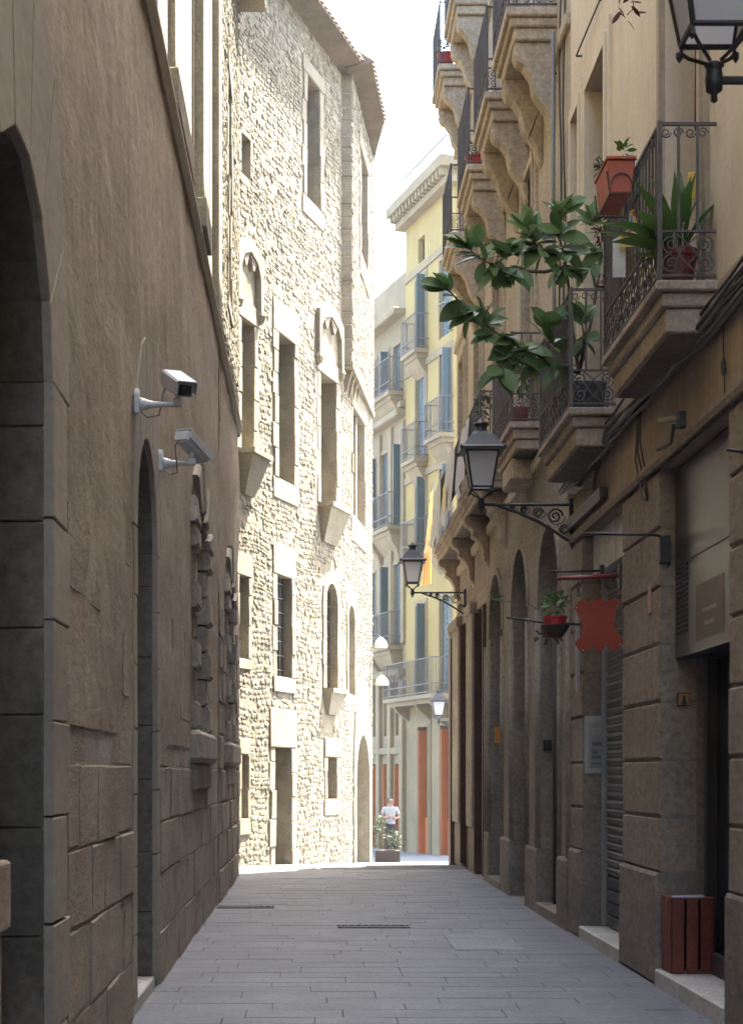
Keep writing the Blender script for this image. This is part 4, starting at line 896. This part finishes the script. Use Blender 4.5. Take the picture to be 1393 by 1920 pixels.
b = MB(); b.prism([(-.075,0),(.075,0),(.1,.2),(.1,.24),(-.1,.24),(-.1,.2)], lambda a, z: (2.235+a,12.35,5.9+z), lambda a, z: (2.235+a,12.85,5.9+z)); b.build('box', M['terra'], tb, bevel=.008)
b = MB(); b.box(2.125, 2.345, 12.33, 12.87, 6.14, 6.165); b.build('rim', M['terra'], tb, bevel=.006)
b = MB()
for y in (12.34, 12.86): b.tube([(2.36,y,5.89),(2.15,y,5.89),(2.13,y,6.05)], .007, 4); b.tube([(2.36,y,6.12),(2.36,y,5.89)], .007, 4); b.tube(spiral(lambda a, c: (2.235+a,y,5.97+c), 0, 0, .07, .07, 0, .5, 10), .006, 4)
for x in (2.15, 2.36): b.tube([(x,12.34,5.89),(x,12.86,5.89)], .007, 4)
b.build('holder', M['black'], tb)
bushy(tb, (2.26, 12.38, 6.2), (.04,.04,.06), 14, M['lime'], .07, .03, 'seedling', .8); bushy(tb, (2.17, 12.75, 6.22), (.06,.06,.07), 60, M['dusk'], .05, .018, 'fern')
pc = thing('paper_decoration', (2.3, 12.6, 5.3), 'white paper strip and bright printed paper tied to the near balcony railing', 'decoration')
b = MB(); b.prism([(1148,520),(1172,520),(1172,452),(1166,440),(1148,450)], lambda x, y: P(x,y,12.62), lambda x, y: P(x,y,12.635)); b.build('white_strip', M['paperw'], pc)
b = MB(); b.prism([(1162,464),(1192,462),(1194,420),(1188,392),(1180,396),(1176,430),(1163,440)], lambda x, y: P(x,y,12.55), lambda x, y: P(x,y,12.565)); b.build('printed_sheet', M['papery'], pc)
for poly, m in (([(1172,456),(1184,460),(1190,452),(1182,446),(1172,448)],'paperb'), ([(1176,432),(1182,402),(1186,408),(1184,434)],'paperb'), ([(1165,444),(1180,432),(1184,436),(1170,446)],'paperr'), ([(1184,398),(1190,394),(1192,402),(1187,406)],'paperr')):
    b = MB(); b.prism(poly, lambda x, y: P(x,y,12.545), lambda x, y: P(x,y,12.549)); b.build('print_patch', M[m], pc)
for px, py, w_, h, m, lab in ((1262,424,16,20,'papery','small yellow toy windmill stuck among the strap leaves'),(1279,421,9,16,'paperb','small blue toy figure in the strap leaved pot'),(1306,416,12,18,'paperb','blue and white pinwheel beside the strap leaved pot')):
    t = thing('pot_ornament', P(px, py+h, 11.9), lab, 'ornament'); c = P(px, py, 11.9)
    b = MB(); b.tube([c, c+Vector((0,0,-.2))], .004, 5); b.build('stick', M['board'], t)
    b = MB(); s = w_*11.9/F/2
    for k in range(4): a = k*math.pi/2+.3; b.prism([(0,0),(s*math.cos(a),s*1.2*math.sin(a)),(s*1.1*math.cos(a+.7),s*1.2*math.sin(a+.7))], lambda x, z: c+Vector((x,-.012,z)), lambda x, z: c+Vector((x,-.004,z)))
    b.build('head', M[m], t); MB().lathe(tuple(c+Vector((0,-.02,0))), [(.0,-.004),(.008,-.003),(.008,.003),(0,.004)], 8, 'y').build('boss', M['paperr'], t)
b = MB(); q = P(1290, 372, 12.3); b.box(q.x, q.x+.095, 12.3, 12.32, q.z, q.z+.19)
tag(b.build('yellow_board', M['papery'], bevel=.003), 'small yellow board standing behind the strap leaved plant', 'board')
b = MB(); b.tube([(2.75,12.2,6.3),(2.755,12.2,7.2),(2.755,12.2,8.6)], .02, 8); tag(b.build('drain_pipe', plain('maroon_pipe', (.10,.035,.03), .5), smooth=True), 'thin maroon pipe running up the wall behind the near balcony', 'pipe')
# purple creeper on the balcony corner, orchid stem above
cr = thing('dried_creeper', (2.36, 13.9, 5.1), 'thin reddish creeper climbing the far corner of the near balcony', 'plant')
for k in range(4): MB().tube([P(1140+rl.uniform(-4,4), y, 13.9+rl.uniform(-.05,.05))+Vector((rl.gauss(0,.012),0,0)) for y in range(640, 400, -20)], .005, 4).build('stem', M['bark'], cr)
bushy(cr, P(1127, 430, 13.9), (.06,.08,.12), 50, M['purple'], .07, .022); bushy(cr, P(1137, 530, 13.9), (.03,.05,.3), 40, M['purple'], .06, .02)
orc = thing('hanging_creeper', P(1175, 0, 10.5), 'purple leaf spray dangling at the top edge beside the nearest lantern', 'plant')
MB().tube([P(1160,-40,10.5), P(1185,-5,10.5), P(1188,15,10.5), P(1175,28,10.5)], .004, 4).build('stem', M['bark'], orc)
lp = leafmesh('creeper_leaf', .085, .03, M['purple'])
for px, py, dx, dz in ((1160,8,.2,.9),(1168,5,.8,.7),(1180,5,.9,.2),(1163,22,-.4,-.5),(1172,34,-.5,.6),(1175,38,.7,-.8),(1168,30,-.3,.9),(1190,26,1,.3),(1183,12,.6,-.6)):
    inst(lp, 'leaf', aim(P(px,py,10.5), (dx, rl.uniform(-.3,.3), dz), rl.uniform(-1,1)), orc)
# terracotta pot on a stone balcony further up the street
t = thing('orange_pot', (2.4, 24.9, 10.4), 'orange red plant pot on the upper stone balcony against the sky', 'pot'); pot(t, (2.36,24.75,10.4), .11, .14, .24, M['redpot']); bushy(t, (2.36,24.75,10.75), (.1,.1,.1), 20, M['lime'], .09, .03)
t = thing('orange_pot', (2.4, 30.2, 14.1), 'orange red plant pot on the topmost stone balcony', 'pot'); pot(t, (2.36,30.1,14.1), .12, .15, .28, M['redpot']); bushy(t, (2.36,30.1,14.45), (.15,.15,.15), 30, M['lime'], .1, .03)
# ---------------------------------------------------------------- signs and brackets over the shops
hs = thing('hide_sign', P(1120, 1115, 15.4), 'red brown leather hide cut in an animal skin outline hanging as a shop sign', 'sign')
raw = [(1122,1115),(1128,1124),(1134,1127),(1146,1124),(1157,1121),(1162,1133),(1155,1142),(1151,1156),(1152,1172),(1158,1188),(1168,1200),(1163,1213),(1153,1221),(1142,1214),(1135,1211),(1128,1222),(1122,1226),(1115,1217),(1107,1213),(1099,1220),(1092,1226),(1084,1218),(1077,1206),(1086,1196),(1091,1182),(1089,1166),(1082,1150),(1076,1140),(1083,1129),(1090,1124),(1103,1128),(1112,1126)]
b = MB(); b.prism(raw, lambda x, y: P(x,y,15.40), lambda x, y: P(x,y,15.412)); b.build('hide', M['leather'], hs)
b = MB()
for x, y in ((1157,1136),(1081,1139),(1162,1208),(1092,1219)): b.lathe(tuple(P(x,y,15.40)+Vector((0,-.006,0))), [(0,-.004),(.008,-.003),(.008,.003)], 8, 'y')
b.build('rivets', M['steel'], hs)
q0 = P(1045,1085,15.4); wx = 2.78
b = MB(); b.tube([q0, (wx,15.4,q0.z+.03)], .019, 8); b.build('red_bar', M['redbar'], hs, smooth=True)
MB().box(wx-.02, wx+.01, 15.36, 15.44, q0.z-.09, q0.z+.14).build('wall_plate', M['black'], hs)
b = MB(); zt = P(1120,1117,15.4).z
for k in range(4):
    zc = q0.z-.02-(q0.z-.02-zt)*(k+.5)/4; x = P(1083,0,15.4).x+.004
    b.tube(spiral((lambda a, c: (x+a, 15.405, zc+c)) if k % 2 else (lambda a, c: (x, 15.405+a, zc+c)), 0, 0, .02, .02, 0, 1, 10), .004, 4)
b.tube([(x,15.405,zt+.02),P(1095,1127,15.405)], .004, 4); b.build('chain', M['black'], hs)
b = MB(); b.tube([P(1070,1108,15.4), P(1088,1094,15.4), P(1090,1088,15.4)], .006, 4); b.build('hook', M['black'], hs)
def arm_bracket(label, pts, plate, m=M['black'], r_=.012):
    t = thing('wall_bracket', pts[-1], label, 'bracket')
    MB().tube(pts, r_, 6).build('arm', m, t, smooth=True); MB().box(*plate).build('wall_plate', m, t, bevel=.006)
z = P(1095,1000,13.75).z
arm_bracket('slim black sign arm with a plate bolted beside the metal shop fascia', [P(1095,1000,13.6), P(1228,1003,13.62), P(1243,1007,13.64), P(1250,1016,13.66), P(1251,1024,13.66)], (2.775,2.86,13.62,13.70,3.38,3.60))
arm_bracket('black iron arm with a hook at the right edge above the shop door', [P(1362,843,10.7), (2.78,10.7,P(0,850,10.7).z)], (2.76,2.79,10.65,10.75,3.66,3.8))
arm_bracket('black bar above the red sign bar holding the hanging basket', [P(1030,1072,16.4), (2.78,16.4,P(0,1072,16.4).z+.01)], (2.76,2.80,16.35,16.45,3.58,3.70))
# hanging basket
hb = thing('hanging_basket', P(1038,1195,16.4), 'hanging basket with a bright red pot and green plant beside the hide sign', 'planter')
c = P(1040,1190,16.4)
b = MB(); b.lathe(tuple(c), [(.02,-.03),(.07,-.02),(.11,.03),(.14,.085),(.13,.09),(.1,.05)], 16); b.build('coir_basket', M['soil'], hb)
b = MB(); b.lathe(tuple(c), [(.07,.04),(.1,.08),(.112,.155),(.12,.16),(.12,.175),(.105,.17),(.1,.15)], 18); b.build('pot', M['redpot'], hb)
b = MB()
for k in range(3): a = k*2.1+.4; b.tube([tuple(c+Vector((.13*math.cos(a), .13*math.sin(a), .09))), tuple(c+Vector((0,0,.62)))], .003, 4)
b.build('hanger', M['black'], hb)
bushy(hb, c+Vector((0,0,.26)), (.13,.12,.13), 60, M['lime'], .075, .045); bushy(hb, P(925,1120,16.4), (.06,.05,.035), 10, M['lime'], .06, .04, 'runner_leaves')
MB().tube([c+Vector((-.1,0,.2)), P(985,1128,16.4), P(950,1128,16.4), P(925,1122,16.4)], .004, 4).build('runner', M['lime'], hb)
bushy(hb, c+Vector((-.03,0,-.02)), (.15,.1,.06), 50, M['purple'], .07, .03, 'dry_leaves')
arm_bracket('thin black rod with the hanging basket resting near its end', [P(950,1158,16.9), P(1012,1166,16.7), (2.78,16.6,P(0,1175,16.7).z)], (2.76,2.80,16.56,16.64,3.08,3.2))
for k, (a, c, d0, d1) in enumerate((((991,258),(1038,138),20.6,19.4),((945,391),(983,292),23.2,22.2),((1080,105),(1124,0),17.6,16.4))):
    b = MB(); p0, p1 = P(*a, d0), P(*c, d1); b.tube([p0, p1], .01, 5); b.tube([p0+Vector((.0,0,0)), Vector((2.78, p0.y, p0.z))], .012, 5); b.tube([p1, Vector((2.78, p1.y, p1.z))], .012, 5)
    tag(b.build('stay_rod', M['cable']), ('slanting iron rod on the wall beside the nearest upper stone bracket', 'slanting iron rod on the wall beside the second upper stone bracket', 'slanting iron rod on the plaster above the tall balcony door')[k], 'rod')
# black drainpipe of the arcade
b = MB(); b.tube([(2.93,20.55,.05),(2.93,20.55,1.2),(2.93,20.55,3.4)], .035, 8); tag(b.build('drain_pipe', M['black'], smooth=True), 'black drainpipe standing in the first arched bay', 'pipe')
b = MB(); b.tube([P(1045,60,19.0)+Vector((-.05,0,0)), P(1037,400,19.1), P(1040,760,19.1), P(1047,880,19.1)], .022, 6); tag(b.build('wall_pipe', M['gcable'], smooth=True), 'grey pipe running down the seam between the two right houses', 'pipe')
for k, (x0, x1) in enumerate(((1000,1003),(1057,1054),(1050,1052))):
    b = MB(); b.tube([P(x0+2*math.sin(i*1.3+k), -60+i*90, 8896/(x0-585)*.992) for i in range(11)], .011 if k else .02, 5)
    tag(b.build('wall_cable', M['cable'], smooth=True), ('dark cable hanging down in front of the stacked stone balconies', 'thin cable beside the seam of the two right houses, nearer one', 'thin cable beside the seam of the two right houses, farther one')[k], 'cable')
# cable bundle under the balconies
cb = thing('cable_bundle', (2.74, 14, 4.8), 'tangled black cable bundle running along the wall under the near balconies', 'cable')
for k in range(20):
    ph, n0 = rl.random()*6, rl.uniform(.02, .11); zo = rl.gauss(0, .05)
    u_ = [6+i*.35 for i in range(37)]
    MB(FD).tube([(u, n0+.012*math.sin(u*2.1+ph), 4.79+zo+.03*math.sin(u*1.1+ph)+.012*math.sin(u*4.3+ph*2)-.02*(u-12)*.3*(1 if k < 3 else 0)*.2) for u in u_], rl.uniform(.008, .02), 5).build('cable', M['cable'] if k % 4 else M['gcable'], cb, smooth=True)
for k in range(3): MB(FD).tube([(14.2+k*.05, .05, 4.75), (14.22+k*.1, .05, 4.45-.05*k), (14.1+k*.06, .03, 4.2-.1*k), (14.0+k*.03, .03, 3.95)], .008, 5).build('loose_loop', M['cable'], cb, smooth=True)
for k in range(5): MB(FD).tube([(15.5+k*.2, .06, 4.72), (16.6, .05, 4.58-.03*k), (17.7, .06, 4.6+.02*k), (18.2, .06, 4.7)], .007, 5).build('sagging_cable', M['cable'] if k else M['gcable'], cb, smooth=True)
b = MB(); b.box(2.70, 2.775, 16.05, 18.4, 4.28, 4.40); tag(b.build('cable_tray', M['black'], bevel=.008), 'dark board fixed to the wall where the middle lantern bracket meets it', 'tray')
fl = thing('floodlight_arm', (2.78, 13.0, 4.35), 'grey bracket arm with a clamp above the metal shop fascia', 'bracket')
b = MB(); q0, q1 = P(1232,790,12.75), P(1288,784,12.75); b.tube([q0, (2.77,12.75,q1.z)], .022, 6); b.build('arm', M['dlow'], fl)
MB().box(2.72, 2.79, 12.7, 12.8, 4.28, 4.40).build('clamp', M['black'], fl, bevel=.008)
b = MB(); b.tube([(2.70,12.76,4.3),(2.73,13.0,4.22),(2.73,13.5,4.26)], .015, 6); b.build('strut', M['cable'], fl)
b = MB(FD); b.tube([(11.42,.02,5.0),(11.43,.03,4.6),(11.42,.02,4.2)], .006, 4); b.lathe((11.42,.03,4.42), [(.01,-.06),(.018,-.04),(.018,.03),(.008,.06)], 8); tag(b.build('wall_cable', M['cable']), 'short cable with a connector hanging above the shop lintel corner', 'cable')
# panels, stickers and small plates
ip = thing('bell_panel', (2.92, 17.58, 2.0), 'pale grey bell panel on the stone jamb beside the lattice shutter', 'panel')
MB().box(2.805, 3.02, 17.55, 17.598, 1.70, 2.29).build('board', M['board'], ip, bevel=.006); MB().box(2.84, 3.0, 17.535, 17.549, 1.76, 2.23).build('inner_board', plain('pale_inner_panel', (.34,.34,.33), .6), ip, bevel=.004)
for z0, z1, x0, x1 in ((2.1,2.17,2.87,2.97),(1.98,2.02,2.87,2.97),(1.90,1.94,2.87,2.93),(1.85,1.88,2.87,2.97),(1.79,1.81,2.86,2.98)): MB().box(x0, x1, 17.525, 17.534, z0, z1).build('plate', M['boardd'] if z0 < 2.05 else M['board'], ip)
b = MB(); b.box(2.97, 3.035, 17.50, 17.54, 1.90, 2.0); tag(b.build('shutter_lock', M['board'], bevel=.006), 'small pale lock box at the edge of the lattice shutter', 'lock')
pt = thing('house_tile', (2.98, 13.67, 2.28), 'small square tile with an orange figure on the jamb by the shop door', 'tile')
MB().box(2.925, 3.025, 13.67, 13.71, 2.24, 2.345).build('tile', M['black'], pt, bevel=.004); b = MB(); b.box(2.932, 3.018, 13.664, 13.669, 2.248, 2.338); b.build('face', M['tileo'], pt)
b = MB(); b.prism([(2.95,2.25),(3.0,2.25),(2.992,2.28),(2.985,2.295),(2.987,2.31),(2.98,2.322),(2.97,2.322),(2.963,2.31),(2.965,2.295),(2.958,2.28)], lambda x, z: (x,13.660,z), lambda x, z: (x,13.663,z)); b.build('figure', M['black'], pt)
b = MB(FD); b.box(14.0, 14.12, .0, .006, 3.02, 3.25); tag(b.build('pink_notice', plain('faded_pink_paper', (.45,.27,.25), .7)), 'faded pink notice pasted on the rusticated pier by the fascia', 'notice')
q = P(928,1393,26.6); b = MB(); b.box(q.x, q.x+.13, 26.66, 26.69, q.z, q.z+.25); tag(b.build('orange_notice', M['sticker']), 'square orange notice stuck in the third arched bay', 'notice')
q = P(936,1448,26.5); b = MB(); b.box(q.x, q.x+.09, 26.62, 26.69, q.z, q.z+.26); tag(b.build('door_entry_phone', M['boardd'], bevel=.01), 'grey door entry phone below the orange notice', 'entry phone')
q = P(1019,1408,20.8); b = MB(); b.box(q.x, q.x+.1, 20.82, 20.88, q.z, q.z+.14); tag(b.build('meter_box', M['black'], bevel=.01), 'small black box on the jamb beside the drainpipe', 'box')
b = MB(FD); b.prism([(17.72,.04),(17.78,.04),(17.78,.0),(17.72,.0)], lambda u, n: (u,n,2.55), lambda u, n: (u,n,3.45)); tag(b.build('white_strip_sign', M['board'], bevel=.004), 'narrow white vertical sign on the wall behind the hide sign', 'sign')
# crate by the door
ct = thing('wooden_crate', (3.0, 13.4, .135), 'red stained wooden crate standing on end on the shop doorstep', 'crate')
x0, x1, y0, y1, z0, z1 = 2.80, 3.12, 13.30, 13.62, .138, .72
for i in range(3): w_ = (x1-x0-.05)/3; a = x0+.005+i*(w_+.02); MB().box(a, a+w_, y0-.012, y0, z0, z1-.006).build('slat', M['crate'], ct, bevel=.003)
for i in range(3): w_ = (y1-y0-.04)/3; a = y0+.003+i*(w_+.015); MB().box(x0-.012, x0, a, a+w_, z0, z1-.006).build('slat', M['crate'], ct, bevel=.003); MB().box(x1, x1+.012, a, a+w_, z0, z1-.006).build('slat', M['crate'], ct, bevel=.003)
MB().box(x0-.012, x1+.012, y0-.012, y1, z1-.005, z1+.012).build('end_board', M['crate'], ct, bevel=.003); MB().box(x0+.002, x1-.002, y1-.012, y1, z0, z1-.01).build('back_board', M['brownwood'], ct)
for x in (x0+.015, x1-.015): MB().box(x-.013, x+.013, y0+.001, y0+.03, z0, z1-.006).build('corner_post', M['crate'], ct)
b = MB(); pts = [(2.81,13.31),(2.95,13.30),(3.06,13.32),(3.05,13.42),(2.93,13.45),(2.82,13.4)]; b.prism(pts, lambda x, y: (x,y,.733), lambda x, y: (x,y+.005,.742+.008*math.sin(x*40))); tag(b.build('folded_bag', plain('pale_lilac_plastic', (.35,.36,.52), .4)), 'crumpled pale bag lying on the wooden crate', 'bag')
# stone bollard block at the left edge
gb = thing('stone_bracket_block', (-1.1, 5.9, .9), 'stone block jutting from the wall at the left picture edge', 'block')
q = P(22,1612,6.28); b = MB(); b.box(-1.24, q.x, 6.0, 6.28, P(0,1755,6.0).z, q.z); b.build('block', M['ablock'], gb, bevel=.012); MB().box(-1.24, q.x-.03, 6.03, 6.25, -.0, P(0,1755,6.0).z).build('post', M['ablock'], gb, bevel=.01)
# ---------------------------------------------------------------- flags
def cloth(name, pts_top, pts_bot, m, parent, nz_=14, amp=.03, ph=0):
    b = MB(); n = len(pts_top); vs = []
    for j in range(nz_+1):
        t = j/nz_
        for i in range(n):
            p = pts_top[i].lerp(pts_bot[i], t); vs.append(p+Vector((math.sin(i*1.9+t*3+ph)*amp, math.cos(i*1.3+t*4+ph)*amp, 0)))
    b.add(vs, [(j*n+i, j*n+i+1, (j+1)*n+i+1, (j+1)*n+i) for j in range(nz_) for i in range(n-1)])
    return b.build(name, m, parent, smooth=True)
fg = thing('striped_flag', P(800,930,33.2), 'yellow and red striped flag hanging limp from the long balcony', 'flag')
for k in range(7):
    a0, a1 = k/7, (k+1)/7; tp = [P(807+4*a, 925-8*a, 33.1+.2*a) for a in (a0,(a0+a1)/2,a1)]; bt = [P(790+18*a, 1098-4*a, 33.0+.35*a) for a in (a0,(a0+a1)/2,a1)]
    b = cloth('stripe', tp, bt, M['yflag' if k % 2 == 0 else 'rflag'], fg, 12, .004, 0)
MB().tube([P(812,905,33.3), P(806,940,33.1)], .012, 5).build('pole', M['black'], fg)
for k, (u0, u1, zt, zb) in enumerate(((30.9,32.7,7.03,5.98),(28.0,29.9,7.05,6.0),(25.4,26.8,7.0,6.05))):
    t = thing('banner', FD(u0,.48,zb), ('pale grey banner hung over the far end of the long balcony', 'pale banner with a yellow mark over the middle of the long balcony', 'pale narrow banner on the long balcony nearest the middle lantern')[k], 'banner', 'banners on the long balcony')
    n = 7; tp = [FD(u0+(u1-u0)*i/n, .455, zt) for i in range(n+1)]; bt = [FD(u0+(u1-u0)*i/n, .50+.03*(i % 2), zb+.12*math.sin(i)) for i in range(n+1)]
    cloth('cloth', tp, bt, M['cloth'], t, 14, .018, k)
    if k == 1: b = MB(FD); b.prism([(28.6,6.2),(29.1,6.15),(29.2,6.55),(28.8,6.6)], lambda u, z: (u,.545,z), lambda u, z: (u,.549,z)); b.build('yellow_mark', M['papery'], t)
# white lamp shades at the bend
for k, (px, py) in enumerate(((714,1205),(716,1276))):
    p = P(px, py, 42.3); t = thing('wall_lamp', p, ('upper white lamp shade catching sun at the bend', 'lower white lamp shade catching sun at the bend')[k], 'lamp', 'white lamps at the bend')
    b = MB(); b.lathe(tuple(p), [(.17,-.12),(.165,-.05),(.13,.04),(.07,.1),(.02,.13)], 14); b.build('shade', plain('white_enamel', (.75,.75,.73), .3), t, smooth=True)
    b = MB(); b.tube([p+Vector((0,0,.12)), p+Vector((-.08,.0,.2)), p+Vector((-.35,.1,.18))], .015, 5); b.build('arm', M['black'], t)
# ---------------------------------------------------------------- planter and person at the end
pb = thing('planter_trough', (1.75, 42.9, -.55), 'long dark planter with shrubs at the foot of the sunlit corner', 'planter')
zg = gz(43); b = MB(); b.box(1.58, 2.2, 42.6, 43.0, zg, zg+.32); b.build('trough', plain('dark_brown_trough', (.035,.02,.018), .6), pb, bevel=.015)
bushy(pb, (1.68, 42.8, zg+.75), (.14,.15,.45), 160, M['dusk'], .12, .045); bushy(pb, (2.05, 42.8, zg+.55), (.16,.15,.25), 150, M['dusk'], .11, .05)
def skinned(name, joints, edges, m, parent, sub=2):
    me = bpy.data.meshes.new(name); me.from_pydata([j[0] for j in joints], edges, []); o = bpy.data.objects.new(name, me); me.materials.append(m)
    link(o, parent); mod = o.modifiers.new('skin', 'SKIN'); mod.use_smooth_shade = True
    for v, j in zip(me.skin_vertices[0].data, joints): v.radius = (j[1], j[2] if len(j) > 2 else j[1])
    me.skin_vertices[0].data[0].use_root = True
    s = o.modifiers.new('sub', 'SUBSURF'); s.levels = sub; s.render_levels = sub
    dg = bpy.context.evaluated_depsgraph_get(); me2 = bpy.data.meshes.new_from_object(o.evaluated_get(dg)); o.modifiers.clear(); o.data = me2
    me2.materials.clear(); me2.materials.append(m); return o
per = thing('person', (2.2, 48, gz(48)), 'standing person in white t-shirt and black trousers, forearms raised, by the far planter', 'person')
X, Y, Z = 2.2, 48.0, gz(48)
def J(x, y, z, r_, r2=None): return ((X+x, Y+y, Z+z), r_, r2 or r_)
bd = [J(0,0,.92,.13,.10), J(0,0,1.12,.12,.09), J(0,0,1.34,.15,.09), J(0,0,1.42,.055), J(.01,-.015,1.49,.05), J(.02,-.03,1.56,.078,.09), J(.02,-.025,1.64,.07,.085),
      J(-.17,0,1.36,.05), J(-.22,-.02,1.1,.038), J(-.06,-.2,1.12,.03), J(.02,-.23,1.16,.028), J(.17,0,1.36,.05), J(.25,-.03,1.12,.038), J(.12,-.2,1.08,.03), J(.05,-.24,1.12,.028),
      J(-.08,0,.86,.085), J(-.09,-.01,.48,.06), J(-.09,.02,.09,.042), J(-.1,-.12,.04,.035), J(.08,0,.86,.085), J(.1,-.02,.48,.06), J(.1,.02,.09,.042), J(.12,-.12,.04,.035)]
ed = [(0,1),(1,2),(2,3),(3,4),(4,5),(5,6),(2,7),(7,8),(8,9),(9,10),(2,11),(11,12),(12,13),(13,14),(0,15),(15,16),(16,17),(17,18),(0,19),(19,20),(20,21),(21,22)]
skinned('body', bd, ed, M['skin'], per)
skinned('t_shirt', [J(0,0,.84,.16,.13), J(0,0,1.12,.145,.115), J(0,0,1.34,.17,.11), J(0,0,1.4,.09,.08), J(-.17,0,1.36,.07), J(-.215,-.015,1.18,.062), J(.17,0,1.36,.07), J(.235,-.02,1.18,.062)], [(0,1),(1,2),(2,3),(2,4),(4,5),(2,6),(6,7)], M['shirt'], per)
skinned('trousers', [J(0,0,1.04,.135,.105), J(-.08,0,.84,.1), J(-.09,-.01,.48,.078), J(-.09,.02,.12,.07), J(.08,0,.84,.1), J(.1,-.02,.48,.078), J(.1,.02,.12,.07)], [(0,1),(1,2),(2,3),(0,4),(4,5),(5,6)], M['trousers'], per)
skinned('hair', [J(.015,-.02,1.675,.095,.085), J(-.01,.04,1.6,.095,.095), J(-.025,.06,1.48,.075)], [(0,1),(1,2)], M['hair'], per)
for s in (-1, 1): MB().lathe((X+.02+s*.028, Y-.118, Z+1.575), [(0,-.008),(.011,-.004),(.011,.004),(0,.008)], 6, 'y').build('eye', M['hair'], per)
MB().prism([(-.012,1.545),(.012,1.545),(0,1.58)], lambda x, z: (X+.02+x,Y-.10,Z+z), lambda x, z: (X+.02+x*.4,Y-.14,Z+z)).build('nose', M['skin'], per)
for s in (-1, 1):
    for k in range(5): MB().tube([(X+.03+s*.02+k*.012*s, Y-.245, Z+1.13+k*.006), (X+.03+s*.03+k*.012*s, Y-.29, Z+1.145+k*.008), (X+.03+s*.03+k*.01*s, Y-.31, Z+1.125+k*.008)], .009, 5).build('finger', M['skin'], per)
S.cycles.diffuse_bounces = 6; S.cycles.max_bounces = 12; S.cycles.caustics_reflective = False; S.cycles.caustics_refractive = False
# ---------------------------------------------------------------- the bright, slightly hazy air of the lane
m = bpy.data.materials.new('pale_haze'); m.use_nodes = True; n_ = m.node_tree.nodes; n_.remove(n_['Principled BSDF'])
v = n_.new('ShaderNodeVolumePrincipled'); v.inputs['Color'].default_value = (.93, .95, 1, 1); v.inputs['Density'].default_value = HAZE; v.inputs['Anisotropy'].default_value = .0
m.node_tree.links.new(v.outputs[0], n_['Material Output'].inputs['Volume'])
tag(MB().box(-40, 40, -30, 90, -2.2, 24).build('haze', m), kind='stuff')
